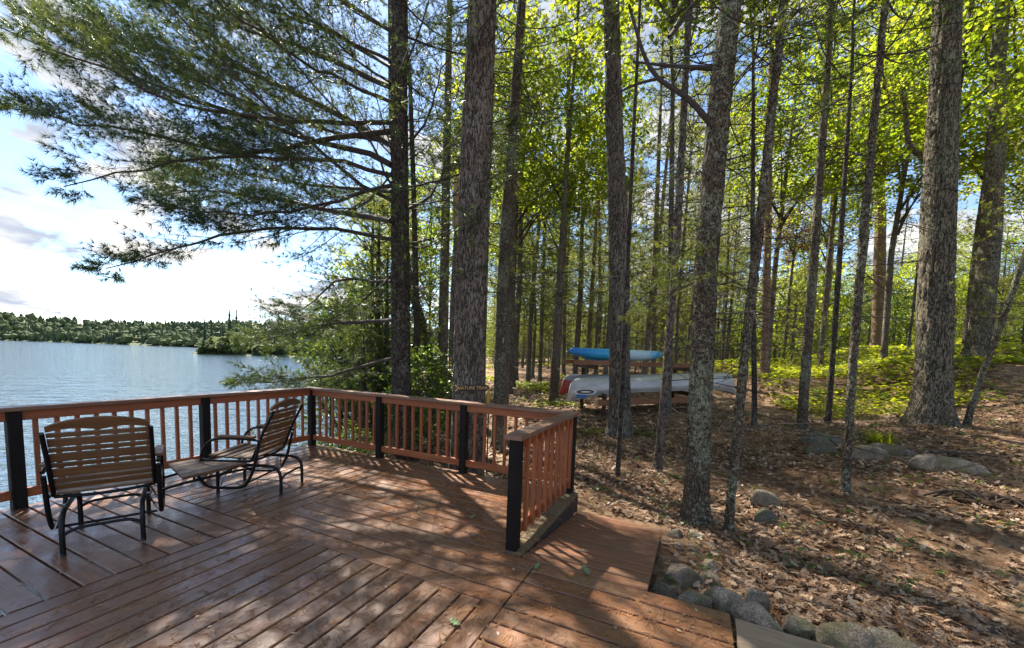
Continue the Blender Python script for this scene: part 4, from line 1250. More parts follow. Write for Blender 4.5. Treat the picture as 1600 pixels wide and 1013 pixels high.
# whorls all round above and behind, up to the top
for z in np.concatenate([np.arange(3.2, 7, .62), np.arange(7, 14.6, .40)]):
    nb_ = rg.integers(2, 5)
    for i in range(nb_):
        a = rg.uniform(0, 6.3)
        if z < 7.5 and math.cos(a - 2.9) > .3: continue
        L = (3.6 * (1 - (z / 16)) ** .6 + .4) * rg.uniform(.5, 1.0) * (1.0 if z > 6 else .55)
        el = rg.uniform(-.1, .35)
        d = np.array([math.cos(a) * math.cos(el), math.sin(a) * math.cos(el), math.sin(el)]); t = np.linspace(0, 1, 7)[:, None]
        ox = np.array([np.interp(z, axis[0], axis[1]), np.interp(z, axis[0], axis[2]), z])
        p = ox + d * L * t + np.array([0, 0, 1]) * L * (.12 * t ** 2 - .10 * np.sin(t * PI))
        wood.append((p[None], (.006 + .006 * L) * np.linspace(1, .2, 7)[None]))
        foliate(p, rg, wood, P, D, sp2=.17, len2=.36, sp3=.16, len3=.22, start=.3, tn=2, r0=.02)
g = G(); flush_wood(g, wood, 3); g.obj('branches', MT['twig'], hero)
P = np.concatenate(P); D = np.concatenate(D)
kp = (fbm(P[:, 0] * 2.4, P[:, 1] * 2.4, P[:, 2] * 2.4, 2) + rg.uniform(-.06, .06, len(P))) > .405
g = G(); needles(g, P[kp], D[kp], 13, .115, .0062, rg, 0, .85); g.obj('needles', MT['needle'], hero)

big_tree('massive furrowed pine trunk just behind the far railing, carrying the trail sign', (-3.09, 5.11, -.65), [(-3.09, 5.11, 3.01), (-3.05, 5.14, 6.49)], .245, 19, 'furrow_bark', 'furrow', 84, ('tall', 0), 1.12, dz=.032, seed=2, flare=.35)
big_tree('slim mottled trunk right of the massive pine behind the railing', (-3.63, 7.18, -.45), [(-3.62, 7.19, 3.54), (-3.45, 7.27, 8.26)], .118, 16, 'lichen_bark', 'plate', 36, ('tall', 1), .9, dz=.05, seed=3)
big_tree('furrowed brown trunk with a flared base in front of the canoes', (-1.36, 8.30, -.02), [(-1.57, 8.26, 3.64), (-1.70, 8.23, 5.2), (-1.80, 8.23, 6.12), (-1.98, 8.19, 8.5)], .205, 17, 'furrow_bark', 'furrow', 72, ('maple', 1), 1.2, name='oak_tree', dz=.04, seed=4, flare=.55, cz=1.5)
big_tree('spindly sapling rising in front of the flared brown trunk', (-.98, 6.02, -.2), [(-.99, 6.02, 1.21), (-1.03, 6.01, 3.97), (-1.05, 6.01, 6.52)], .034, 9, 'pine_bark_dark', 'scaly', 14, None, name='sapling', dz=.08, seed=5, flare=.2)
big_tree('slender leaning trunk between the flared brown trunk and the lichen covered one', (-.45, 6.49, -.16), [(-.42, 6.49, 1.22), (-.39, 6.49, 3.14), (-.44, 6.49, 6.69)], .060, 13, 'pine_bark', 'plate', 24, ('bare', 0), .92, dz=.05, seed=6, flare=.4)
big_tree('narrow upright trunk beside the rack, behind the slender leaning one', (-.63, 11.21, .25), [(-.73, 11.2, 2.64), (-1.14, 11.18, 10.52)], .075, 14, 'pine_bark', 'scaly', 16, ('thin', 1), 1.0, dz=.1, seed=7)
t6, ax6 = big_tree('stout pine trunk blotched with pale green lichen right beside the deck ramp', (.10, 4.82, -.32), [(.01, 4.82, 2.71), (.02, 4.82, 4.02), (.06, 4.82, 5.25)], .122, 14, 'lichen_bark', 'plate', 60, ('tall', 2), .82, dz=.03, seed=8, flare=.62)
big_tree('thin lichened trunk leaning right, standing next to the stout blotched pine', (.42, 4.67, -.3), [(.43, 4.67, 1.36), (.46, 4.66, 2.64), (.51, 4.66, 4.98)], .046, 11, 'lichen_bark', 'plate', 26, ('bare', 0), .78, dz=.04, seed=9, flare=.5)
big_tree('very thin dark trunk behind the leaning lichened one', (1.26, 10.3, .1), [(.93, 10.34, 3.95), (.55, 10.38, 9.36)], .052, 12, 'pine_bark_dark', 'scaly', 14, ('bare', 1), .9, dz=.1, seed=10)
big_tree('straight grey trunk with a dark foot, leftmost of three in the sunny clearing', (2.30, 11.11, .05), [(2.22, 11.13, 4.05), (2.11, 11.15, 9.45)], .098, 15, 'lichen_bark', 'plate', 30, ('bare', 0), 1.08, dz=.06, seed=11, flare=.4)
big_tree('thin dark trunk in the clearing between two grey ones', (2.94, 11.75, .18), [(2.84, 11.77, 4.15), (2.67, 11.82, 9.78)], .057, 13, 'pine_bark_dark', 'scaly', 18, ('bare', 1), .95, dz=.08, seed=12, flare=.4)
big_tree('slim blotchy trunk standing in open leaf litter left of the row of rocks', (1.79, 6.16, -.08), [(1.73, 6.17, 1.37), (1.70, 6.18, 2.91), (1.67, 6.19, 5.78)], .046, 11, 'lichen_bark', 'plate', 26, ('bare', 0), .8, dz=.045, seed=13, flare=.4)
big_tree('huge rough barked oak trunk with a wide root flare at the right', (4.26, 10.51, .48), [(4.15, 10.56, 2.5), (4.03, 10.61, 4.4), (3.82, 10.7, 8.55)], .262, 18, 'oak_bark', 'furrow', 84, ('maple', 0), 1.45, name='oak_tree', dz=.04, seed=14, flare=.62, cz=1.2)
big_tree('second large rough trunk up the slope at the right edge', (8.35, 18.31, 1.95), [(8.27, 18.35, 6.12), (7.94, 18.5, 13.2)], .27, 18, 'oak_bark', 'furrow', 64, ('maple', 2), 1.5, name='oak_tree', dz=.07, seed=15, flare=.6, cz=1.6)
big_tree('thin grey trunk leaning steeply to the right beside the huge oak', (4.77, 10.53, .5), [(4.92, 10.46, 1.83), (5.05, 10.40, 2.7), (5.18, 10.34, 3.87)], .050, 9, 'lichen_bark', 'plate', 24, ('thin', 3), .6, dz=.06, seed=16, flare=.3)
big_tree('broad pinkish brown pine trunk standing alone far back on the green slope', (9.86, 31.25, 2.7), [(9.25, 31.45, 12.1), (8.55, 31.66, 23)], .31, 26, 'red_bark', 'plate', 36, ('tall', 1), 1.5, dz=.12, seed=17, flare=.45)
big_tree('pale straight trunk rising behind the right end of the silver canoe', (2.49, 18.82, 1.0), [(2.08, 18.87, 8.36), (1.68, 18.93, 15.5)], .15, 19, 'red_bark', 'scaly', 22, ('thin', 2), 1.35, dz=.15, seed=18)
big_tree('lakeside trunk with flaking bark close left of the massive pine', (-6.93, 9.9, -.5), [(-6.93, 9.9, 11.4)], .15, 17, 'pine_bark', 'scaly', 24, ('tall', 2), .95, dz=.09, seed=19)
big_tree('dark lakeside trunk curving to the left over the water', (-8.0, 11.1, -.9), [(-8.3, 10.9, 2.0), (-8.9, 10.5, 4.2), (-9.3, 10.3, 8.0), (-9.4, 10.2, 12)], .16, 16, 'pine_bark_dark', 'scaly', 24, ('tall', 0), .9, dz=.09, seed=20)
big_tree('dark upright trunk right behind the sweeping lakeside pine', (-6.29, 8.01, -.6), [(-6.45, 7.9, 5), (-6.61, 7.76, 9.65)], .075, 14, 'pine_bark_dark', 'scaly', 24, ('tall', 1), .8, dz=.08, seed=21)

# the bare crooked limb on the lichened pine, and a few green sprays lower down on trunks
lb = G()
p = resample([(.02, -.02, 4.15), (-.35, -.1, 4.62), (-.75, -.2, 4.95), (-1.0, -.3, 5.6)], 12); tubes(lb, [p], [np.linspace(.036, .014, 12)], 8)
p = resample([(-.62, -.17, 4.87), (-1.0, -.25, 4.80), (-1.4, -.2, 4.62)], 8); tubes(lb, [p], [np.linspace(.018, .006, 8)], 6)
p = resample([(.03, .02, 4.9), (-.6, .1, 5.15), (-1.0, .1, 5.3)], 8); tubes(lb, [p], [np.linspace(.03, .01, 8)], 6)
lb.obj('limb', MT['twig'], t6)
def spray(parent, rel, d, L, n=5, seed=0, mat='needle2'):
    rng = r_(seed); wood = []; P = []; D = []; g = G()
    for i in range(n):
        dd = unit(np.array(d, float) + rng.normal(0, .35, 3)); l = L * rng.uniform(.6, 1.1); t = np.linspace(0, 1, 6)[:, None]
        p = np.array(rel) + np.array([0, 0, rng.uniform(-.3, .3)]) + dd * l * t - np.array([0, 0, 1]) * l * .12 * t ** 2
        wood.append((p[None], np.linspace(.008, .003, 6)[None]))
        foliate(p, rng, wood, P, D, .13, .36, .11, .2, .25, 3)
    flush_wood(g, wood, 3); needles(g, np.concatenate(P), np.concatenate(D), 10, .09, .005, rng, 1, .8)
    return g.obj('foliage', [MT['twig'], MT[mat]], parent)
spray(t6, (0, 0, 3.1), (-.5, -.5, .05), .8, 5, 5)
spray(t6, (0, 0, 4.9), (.6, -.5, .1), 1.3, 6, 6)

def sub_tree(label, name, crown, base, H0, H, r, mat, seed, group=None, cz=0, lean=(0, 0)):
    s = H / H0
    V, F, ax = trunk_geo([(lean[0] * 4, lean[1] * 4, 4.0)], r, H * .97, 10, .5, 'none', seed, .35)
    return V, F, s
_tm = {}
def forest_tree(label, name, crown, base, H0, H, r, mat, seed, group, rot=None, lean=(0., 0.)):
    """trunk and crown share their meshes with the other trees of the kind"""
    t = thing(name, label, 'tree', base, rot if rot is not None else (seed * 1.7) % 6.28, group)
    t.rotation_euler = (lean[0], lean[1], t.rotation_euler[2])
    key = (mat, seed % 5, H0)
    if key not in _tm:
        V, F, _ = trunk_geo([(.06 * ((seed % 5) - 2), .05 * ((seed % 3) - 1), 4.0), (.02, .08 * ((seed % 4) - 1.5), 8.0)], .10, H0 * .98, 12, .35, 'scaly', seed, .4)
        g = G(); g.add(V, F); _tm[key] = g.mesh('forest_trunk', MT[mat])
    s = H / H0
    link('trunk', _tm[key], t, (0, 0, 0), None, (r / .10, r / .10, s))
    link('crown', CROWN[crown], t, (0, 0, 0), None, (s, s, s))
    return t
GA = 'thin pines crowded behind the canoe rack'
GB = 'slim trees scattered over the bright slope at the back'
GC = 'bushy young pines in the understory at the back'
GD = 'yellow green maples at the back'
fixed = [(-4.24, 12.27, .095), (-7.87, 20.55, .107), (-7.69, 18.44, .113), (-7.57, 16.28, .131), (-4.74, 9.83, .075), (-5.56, 19.41, .13), (-6.05, 23.6, .136), (-2.17, 18.82, .131), (-2.18, 23.24, .143), (-6.47, 27.85, .159), (-7.9, 24.96, .126)]
occ = [(x, y) for x, y, _ in fixed] + [(-1.36, 8.3), (-.45, 6.49), (2.3, 11.1), (2.94, 11.75), (4.26, 10.5), (8.35, 18.3), (9.86, 31.2), (2.49, 18.8), (.1, 4.8), (1.26, 10.3), (-3.63, 7.18)]
def inrack(x, y):
    d = Vector((x, y, 0)) - RO; u_, v_ = d.dot(U), d.dot(Vv)
    return -1.2 < u_ < 6.2 and -2.6 < v_ < 2.0
si = 0
for x, y, r in fixed:
    si += 1
    forest_tree('thin straight pine in the dim crowd of trunks behind the canoe rack', 'pine_tree', ('thin', si % 4), (x, y, float(hgt(x, y)) - .05), 14, RNG.uniform(14, 18), r, 'pine_bark', si, GA, lean=(random.uniform(-.02, .02), random.uniform(-.02, .02)))
def scatter(n, px0, px1, d0, d1, mind, tries=40):
    out = []
    f2 = Vector((math.sin(YAW), math.cos(YAW))); s2 = Vector((math.cos(YAW), -math.sin(YAW)))
    for _ in range(n * tries):
        if len(out) >= n: break
        dd = math.sqrt(random.uniform(d0 ** 2, d1 ** 2)); px = random.uniform(px0, px1)
        q = f2 * dd + s2 * (dd * (px - 800) / 617)
        x, y = q
        if shore_s(x, y) < 2.0 or inrack(x, y): continue
        if any((x - a) ** 2 + (y - b) ** 2 < mind ** 2 for a, b in occ): continue
        occ.append((x, y)); out.append((x, y, float(hgt(x, y)) - .05))
    return out
for b in scatter(84, 770, 1150, 15, 50, 1.1):
    si += 1
    forest_tree('thin straight pine in the dim crowd of trunks behind the canoe rack', 'pine_tree', ('full', si % 3) if si % 4 else ('thin', si % 4), b, 14, RNG.uniform(10, 17), RNG.uniform(.045, .11), 'pine_bark', si, GA, lean=(random.uniform(-.03, .03), random.uniform(-.03, .03)))
for b in scatter(20, 1130, 1640, 19, 55, 2.4):
    si += 1
    forest_tree('slim tree rising from the bright green slope at the back right', 'pine_tree', ('thin', si % 4), b, 14, RNG.uniform(11, 17), RNG.uniform(.06, .13), 'red_bark' if si % 3 == 0 else 'pine_bark', si, GB, lean=(random.uniform(-.03, .03), random.uniform(-.03, .03)))
for b in scatter(46, 770, 1640, 19, 55, 1.6) + scatter(44, 770, 1140, 26, 60, 1.5):
    si += 1
    forest_tree('bushy young pine in the sunlit understory at the back', 'young_pine', ('young', si % 2), b, 5.5, RNG.uniform(3.0, 7), .05, 'pine_bark', si, GC)
mp = [(-4.6, 13.6, 12.5), (-6.7, 14.2, 13.5), (2.8, 20.6, 14), (5.4, 23.7, 16), (7.15, 21.9, 13), (10.3, 23.5, 14), (10.9, 20.0, 10), (6.2, 27.5, 12), (13.5, 26, 13), (-9.5, 21, 12)]
for x, y, H in mp:
    si += 1
    forest_tree('leafy yellow green maple glowing in the sun behind the dark trunks', 'maple_tree', ('maple', si % 3), (x, y, float(hgt(x, y)) - .05), 11.5, H, .11, 'pine_bark', si, GD)
for b in scatter(16, 1060, 1640, 26, 44, 2.6) + scatter(34, 770, 1640, 34, 66, 2.6):
    si += 1
    forest_tree('low leafy tree closing off the view at the back of the slope', 'maple_tree', ('maple', si % 3), (b[0], b[1], b[2] - 2.2), 11.5, RNG.uniform(7, 11), .09, 'pine_bark', si, 'low leafy trees at the back of the slope')
CROWN['thicket', 0] = leafy_crown(1.7, 1.9, 2.0, r_(65), 90, 44, .12, 2.6, .42).mesh('thicket_crown', [MT['twig'], MT['leaf']])
CROWN['thicket', 1] = leafy_crown(1.5, 2.3, 2.3, r_(66), 90, 44, .11, 2.6, .42).mesh('thicket_crown', [MT['twig'], MT['leaf_dark']])
for i, b in enumerate(scatter(46, 1060, 1660, 30, 62, 2.0) + scatter(34, 770, 1080, 30, 62, 2.2)):
    t = thing('bush', 'loose sunlit bush in the green wall at the far end of the woods', 'bush', (b[0], b[1], b[2] - .2), i * 1.1, 'bushes at the far end of the woods')
    s = RNG.uniform(.9, 1.9); link('crown', CROWN['thicket', i % 2], t, None, None, (s, s, s * RNG.uniform(.9, 1.4)))
x, y = 4.44, 27.0
forest_tree('small tree with rusty orange leaves in the middle of the slope', 'rusty_tree', ('rust', 0), (x, y, float(hgt(x, y)) - .05), 9, 9.5, .08, 'pine_bark', 3, None)
# forked maple half hidden behind the huge oak
fm = thing('maple_tree', 'forked crooked maple half hidden behind the left side of the huge oak', 'tree', (5.6, 14.5, .95))
g = G()
tubes(g, [resample([(0, 0, -.3), (-.05, 0, 2.5), (-.1, 0, 5.2), (-.15, 0, 6.0), (.02, .05, 8.2), (.1, .1, 10.5)], 26)], [np.linspace(.12, .05, 26)], 12)
tubes(g, [resample([(-.15, 0, 5.6), (-.55, -.1, 6.2), (-.85, -.1, 6.5), (-1.0, -.1, 7.2), (-1.15, 0, 8.6)], 16)], [np.linspace(.085, .025, 16)], 10)
g.obj('trunk', MT['pine_bark'], fm)
link('crown', CROWN['maple', 2], fm, (0, 0, 1.0), (0, 0, 1.0), (.9, .9, .95))
# broken snag
sn = thing('broken_snag', 'broken dead trunk with a pale splintered top beside the massive pine', 'dead tree', (-4.93, 7.42, -.4))
V, F, _ = trunk_geo([(0, 0, 4.2)], .085, 4.95, 18, .12, 'scaly', 90, .3)
g = G(); g.add(V, F); g.obj('trunk', MT['pine_bark'], sn)
g = G(); rg2 = r_(9)
for i in range(11):
    a = rg2.uniform(0, 6.3); rr_ = rg2.uniform(.02, .07); h = rg2.uniform(.35, 1.1)
    tubes(g, [[(rr_ * math.cos(a), rr_ * math.sin(a), 4.7), (rr_ * math.cos(a) * .9, rr_ * math.sin(a) * .9, 4.9 + h * .5), (rr_ * .7 * math.cos(a) + rg2.normal(0, .02), rr_ * .7 * math.sin(a), 4.9 + h)]], [[.028, .022, .003]], 4)
g.obj('splinters', plain('pale_splinters', (.46, .34, .22), .8, 0, .25, 30), sn, smooth=False)

# lakeside bushes beyond the far left corner of the railing
for i in range(2):
    CROWN['shore', i] = pine_crown(5.0, .3, 2.1, r_(161 + i), None, 1.25, .13, .010, 9).mesh('lakeside_pine_crown', NM)
for i, (x, y, zb_, H, lab) in enumerate([(-7.0, 6.9, -1.6, 3.6, 'low feathery young pine over the water right behind the railing corner'), (-8.6, 7.6, -2.2, 5.0, 'broad feathery pine left of the sweeping pine, reaching out over the water'),
        (-9.8, 10.4, -2.2, 6.0, 'dark feathery pine at the lake edge behind the broad one'), (-7.7, 8.3, -1.2, 5.5, 'thick young pine filling the gap just left of the sweeping pine trunk'), (-10.6, 9.0, -2.3, 5.2, 'outermost feathery pine leaning over the open water')]):
    forest_tree(lab, 'young_pine', ('shore', i % 2), (x, y, zb_), 5.0, H, .06, 'pine_bark_dark', 140 + i, None, rot=i * 2.1)
SHR = [(-9.4, 8.9, 1.3, 'tall sunlit leafy bush standing between the feathery lakeside pines and the water'), (-7.6, 9.4, 1.0, 'leafy bush between the lakeside trunks'), (-5.7, 5.35, .62, 'low leafy bush poking through the far railing near its corner'),
       (-5.0, 6.6, .75, 'low bush behind the far railing left of the massive pine'), (-8.1, 8.4, .8, 'yellow green leafy bush among the feathery lakeside pines'), (-6.2, 1.0, .35, 'small sunlit plant below the left end of the railing')]
for i, (x, y, s, lab) in enumerate(SHR):
    zb_ = max(float(hgt(x, y)), LAKE) - .1
    t = thing('bush', lab, 'bush', (x, y, zb_), i * 1.3, None)
    k_ = max(1, (1.0 - zb_ * .55)) if i in (0, 1, 3, 4) else 1
    link('crown', CROWN['shrub', i % 2], t, (0, 0, -.2 * s), None, (s, s, s * k_ * .9))
# dense lakeside trees beyond, closing the gap left of the trunks
for i, (x, y, H, cr_, nm, lab) in enumerate([(-9.0, 9.2, 6.0, ('young', 0), 'young_pine', 'bushy young pine leaning over the lake left of the dark curving trunk'), (-11.5, 13.5, 8.0, ('maple', 0), 'maple_tree', 'rounded lakeside maple showing behind the sweeping pine limbs'),
        (-10.3, 11.5, 7.0, ('young', 1), 'young_pine', 'taller bushy young pine at the lake edge'), (-12.8, 17, 11.0, ('maple', 1), 'maple_tree', 'farther lakeside maple just above the water'), (-7.9, 8.2, 5.0, ('young', 0), 'young_pine', 'young pine with low branches touching the railing view'),
        (-13.5, 20.5, 14, ('thin', 1), 'pine_tree', 'slim pine at the farthest visible bend of the near bank')]):
    H0 = {'young': 5.5, 'maple': 11.5, 'thin': 14}[cr_[0]]
    forest_tree(lab, nm, cr_, (x, y, max(float(hgt(x, y)), LAKE) - (.1 if cr_[0] != 'maple' else 2.0)), H0, H + (2 if cr_[0] == 'maple' else 1.5), .08, 'pine_bark_dark', 60 + i, None)

# wooded point across the bay
g = G()
c0 = np.array([-206, 106.0]); c1 = np.array([-120, 210.0])
pp = resample(np.array([(-209, 103, 0), (-196, 116, 0), (-182, 140, 0), (-170, 190, 0), (-150, 260, 0)]), 26)[:, :2]
tg = unit(np.gradient(pp, axis=0)); nn_ = np.stack([-tg[:, 1], tg[:, 0]], 1)
V = []
for i in range(26):
    w = 9 * min(1, (i + .6) / 2.5) + i * .8
    for j, q_ in enumerate(np.linspace(-1, 1, 7)):
        V.append((*(pp[i] + nn_[i] * w * q_), LAKE - .6 + 1.5 * (1 - q_ * q_) + .3 * RNG.random()))
I = np.arange(26 * 7).reshape(26, 7)
g.add(V, np.stack([I[:-1, :-1], I[1:, :-1], I[1:, 1:], I[:-1, 1:]], -1).reshape(-1, 4))
kind(g.obj('wooded_point', plain('grassy_shore', (.07, .085, .03), .9, 0, .5, .6)), 'structure')
def spruce(seed, H=20, rl=2.6):
    rng = r_(seed); g = G(); z = 1.0 + seed % 3
    while z < H - .2:
        f = z / H; Rr = rl * (1 - f) ** .85 * rng.uniform(.45, 1.15) + .12
        n = rng.integers(5, 9); a = rng.uniform(0, 6.3, n); l = Rr * rng.uniform(.6, 1.15, n)
        d = np.stack([np.cos(a), np.sin(a), 0 * a], 1); s_ = np.stack([-np.sin(a), np.cos(a), 0 * a], 1)
        c_ = np.array([0, 0, z]); up1 = np.array([0, 0, 1.0])
        w = (.30 * l + .2)[:, None]; L = l[:, None]
        P = np.stack([c_ + 0 * d, c_ + d * L * .55 + s_ * w - up1 * L * .35, c_ + d * L - up1 * L * rng.uniform(.2, .55, (n, 1)), c_ + d * L * .55 - s_ * w - up1 * L * .35,
                      c_ + d * L * .5 + up1 * .12 - up1 * L * .1], 1)
        F = np.array([[0, 1, 4], [1, 2, 4], [2, 3, 4], [3, 0, 4]])
        g.add(P.reshape(-1, 3), (F[None] + (np.arange(n) * 5)[:, None, None]).reshape(-1, 3), 0, np.repeat(rng.random(n), 5))
        z += rng.uniform(.28, .75) * (1.0 if rng.random() < .9 else 2.2)
    zc_ = np.linspace(1.2, H - .4, 30); th_ = np.arange(7) / 7 * 2 * PI
    rc_ = (.42 * rl * (1 - zc_ / H) ** .85 + .06)[:, None] * rng.uniform(.35, 1.5, (30, 7))
    V = np.stack([rc_ * np.cos(th_), rc_ * np.sin(th_), zc_[:, None] + rng.uniform(-.3, .3, (30, 7))], -1)
    I_ = np.arange(210).reshape(30, 7); a_ = I_[:-1]; d_ = I_[1:]
    g.add(V.reshape(-1, 3), np.stack([a_, np.roll(a_, -1, 1), np.roll(d_, -1, 1), d_], -1).reshape(-1, 4), 0, np.repeat(rng.random(30), 7))
    return g.mesh('spruce_crown', MT['far_needle'], smooth=False)
sp_m = [spruce(70), spruce(71, 20, 2.0), spruce(72, 20, 3.0)]
V, F, _ = trunk_geo([(0, 0, 10)], .16, 19.5, 6, 1.5, 'none', 3, .1); g = G(); g.add(V, F); sp_t = g.mesh('spruce_trunk', MT['pine_bark_dark'])
for i in range(40):
    f = RNG.uniform(.02, .30) if i < 28 else RNG.uniform(.3, .66)
    q_ = pp[int(f * 25)] + (pp[int(f * 25) + 1] - pp[int(f * 25)]) * (f * 25 % 1) + nn_[int(f * 25)] * RNG.uniform(-.6, .6) * (9 * min(1, (f * 25 + .6) / 2.5))
    t = thing('spruce_tree', 'slender dark spruce on the low wooded point across the bay', 'tree', (q_[0], q_[1], LAKE + .1), RNG.uniform(0, 6), 'spruces on the wooded point')
    s = RNG.uniform(.5, .9) if i % 4 else RNG.uniform(1.0, 1.25)
    link('trunk', sp_t, t, None, None, (1, 1, s)); link('crown', sp_m[i % 3], t, None, None, (s, s, s))
bsh = leafy_crown(3.2, 2.2, 2.0, r_(81), 60, 22, .9, 2.5, 1.2).mesh('round_crown', [MT['twig'], MT['far_leaf']])
for i in range(60):
    f = RNG.uniform(.04, .8)
    q_ = pp[int(f * 25)] + nn_[int(f * 25)] * RNG.uniform(-5, 7) * min(1, .4 + f * 3)
    t = thing('bush', 'rounded waterside bush on the low wooded point across the bay', 'bush', (q_[0], q_[1], LAKE + .1), RNG.uniform(0, 6), 'bushes on the wooded point')
    s = RNG.uniform(.5, 1.9); link('crown', bsh, t, None, None, (s, s, s))

# ------------------------------------------------------------------ forest floor cover
def visible_pts(n, d0, d1, px0, px1, powr=1.0):
    u_ = RNG.random(n)
    dd = (d0 ** powr + u_ * (d1 ** powr - d0 ** powr)) ** (1 / powr)
    px = RNG.uniform(px0, px1, n)
    x = math.sin(YAW) * dd + math.cos(YAW) * dd * (px - 800) / 617
    y = math.cos(YAW) * dd - math.sin(YAW) * dd * (px - 800) / 617
    return x, y
def off_deck(x, y):
    a = ~((x > XL - .1) & (x < -1.12) & (y < YF + .05))
    b = ~((x > -1.2) & (x < -.17) & (y < 4.60))
    c = ~((x > -1.2) & (x < XR + .03) & (y < 2.78)) & ~((x > 0) & (x < 1.5) & (y < 2.72))
    return a & b & c & (shore_s(x, y) > 1.6)
OAK = [(-.5, 0), (-.34, .05), (-.27, .17), (-.17, .08), (-.06, .27), (.06, .10), (.16, .25), (.26, .10), (.36, .15), (.5, 0)]
def oak_tmpl(curl, seed):
    r = r_(seed); n = len(OAK); V = []; 
    for i, (x, w) in enumerate(OAK):
        if w == 0: V.append((x, 0, curl * x * x * .7))
        else:
            for s in (1, -1):
                ww = w * r.uniform(.85, 1.15)
                V.append((x + r.uniform(-.02, .02), s * ww, curl * (x * x * .7 + 1.5 * ww * ww) + r.uniform(-.015, .03)))
    idx = []; c = 0
    for x, w in OAK:
        idx.append((c, c) if w == 0 else (c, c + 1)); c += 1 if w == 0 else 2
    F = []
    for a, b in zip(idx[:-1], idx[1:]):
        if a[0] == a[1]: F.append((a[0], b[1], b[0]))
        elif b[0] == b[1]: F.append((a[0], a[1], b[0]))
        else: F += [(a[0], a[1], b[1]), (a[0], b[1], b[0])]
    return np.array(V), np.array(F)
TMPL = [oak_tmpl(c, i) for i, c in enumerate((.5, .9, -.4, .25))]
def rotm(n, rng, tilt):
    yaw = rng.uniform(0, 2 * PI, n); p = rng.normal(0, tilt, n); q_ = rng.normal(0, tilt, n)
    cz, sz = np.cos(yaw), np.sin(yaw); cp, s_p = np.cos(p), np.sin(p); cr_, sr = np.cos(q_), np.sin(q_); o = np.zeros(n); I1 = np.ones(n)
    Rz = np.stack([cz, -sz, o, sz, cz, o, o, o, I1], 1).reshape(-1, 3, 3); Ry = np.stack([cp, o, s_p, o, I1, o, -s_p, o, cp], 1).reshape(-1, 3, 3); Rx = np.stack([I1, o, o, o, cr_, -sr, o, sr, cr_], 1).reshape(-1, 3, 3)
    return Rz @ Ry @ Rx
def litter(g, x, y, size, rng, tilt=.35, lift=.03, tone=None):
    n = len(x); z = hgt(x, y) + rng.uniform(.004, lift, n)
    S = rng.uniform(.65, 1.2, n) * size
    Rm = rotm(n, rng, tilt); ty = rng.integers(0, len(TMPL), n)
    tn = np.clip(rng.normal(.48, .27, n), 0, 1) if tone is None else tone
    for k_, (v, f) in enumerate(TMPL):
        s = ty == k_
        if not s.any(): continue
        V = np.einsum('nij,vj->nvi', Rm[s], v) * S[s][:, None, None] + np.stack([x[s], y[s], z[s]], 1)[:, None]
        F = (f[None] + (np.arange(s.sum()) * len(v))[:, None, None]).reshape(-1, 3)
        g.add(V.reshape(-1, 3), F, 0, np.repeat(tn[s], len(v)))
g = G()
x, y = visible_pts(30000, 1.9, 9.5, 840, 1640, 1.7)
ok = off_deck(x, y) & ~((fbm(x * .8, y * .8, 4, 3) > .58) & (RNG.random(len(x)) < .8))
litter(g, x[ok], y[ok], .092, RNG)
x, y = visible_pts(12000, 9, 20, 720, 1640, 1.5)
ok = off_deck(x, y) & (fbm(x * .5, y * .5, 4, 3) < .60)
litter(g, x[ok], y[ok], .15, RNG)
x, y = visible_pts(2500, 4.4, 9, 640, 860, 1.5)
ok = off_deck(x, y); litter(g, x[ok], y[ok], .13, RNG)
kind(g.obj('leaf_litter', MT['litter'], smooth=False), 'stuff')
# the nearest leaves one by one, pieces of the ground
lm_ = []
for v, f in TMPL:
    for tn_ in (.35, .6, .85):
        g = G(); g.add(v, f, 0, tn_); lm_.append(g.mesh('fallen_leaf', MT['litter'], smooth=False))
x, y = visible_pts(1500, 2.5, 4.6, 1050, 1640, 1.5)
ok = np.where(off_deck(x, y))[0][:290]
for i in ok:
    o = link('fallen_leaf', lm_[int(RNG.integers(0, 12))], ground, (x[i], y[i], float(hgt(x[i], y[i])) + RNG.uniform(.03, .05)), tuple(RNG.normal(0, .3, 2)) + (RNG.uniform(0, 6.3),))
    s = RNG.uniform(.07, .115); o.scale = (s, s, s)
# loose pine needles on the boards and on the soil
g = G()
n = 5200
x = RNG.uniform(-3.4, .28, n); y = 4.4 - 3.9 * RNG.random(n) ** .9
seam = RNG.random(n) < .22
y[seam] = YB - PT * RNG.integers(-8, 8, seam.sum()) + RNG.normal(0, .012, seam.sum())
keep = ((x < -1.17) | (y < 2.72)) & (RNG.random(n) < np.clip(.25 + (x + 3.4) / 3.0, 0, 1))
x, y = x[keep], y[keep]; n = len(x)
a = RNG.uniform(0, 2 * PI, n); L = RNG.uniform(.05, .11, n)
for dth in (0, .16):
    c, s = np.cos(a + dth), np.sin(a + dth); cu_ = RNG.normal(0, .012, n)
    p0 = np.stack([x, y, np.full(n, .0035)], 1); p1 = p0 + np.stack([c * L * .5 - s * cu_, s * L * .5 + c * cu_, np.full(n, .003)], 1); p2 = p0 + np.stack([c * L, s * L, np.full(n, .001)], 1)
    tubes(g, np.stack([p0, p1, p2], 1), np.full((n, 3), .0011), 3)
kind(g.obj('fallen_pine_needles', MT['fallen_needle']), 'stuff')
g = G()
x, y = visible_pts(9000, 2.2, 8, 880, 1640, 1.6); ok = off_deck(x, y); x, y = x[ok], y[ok]; n = len(x)
a = RNG.uniform(0, 2 * PI, n); z = hgt(x, y) + RNG.uniform(.01, .05, n)
p0 = np.stack([x, y, z], 1); dv = np.stack([np.cos(a), np.sin(a), RNG.normal(0, .15, n)], 1)
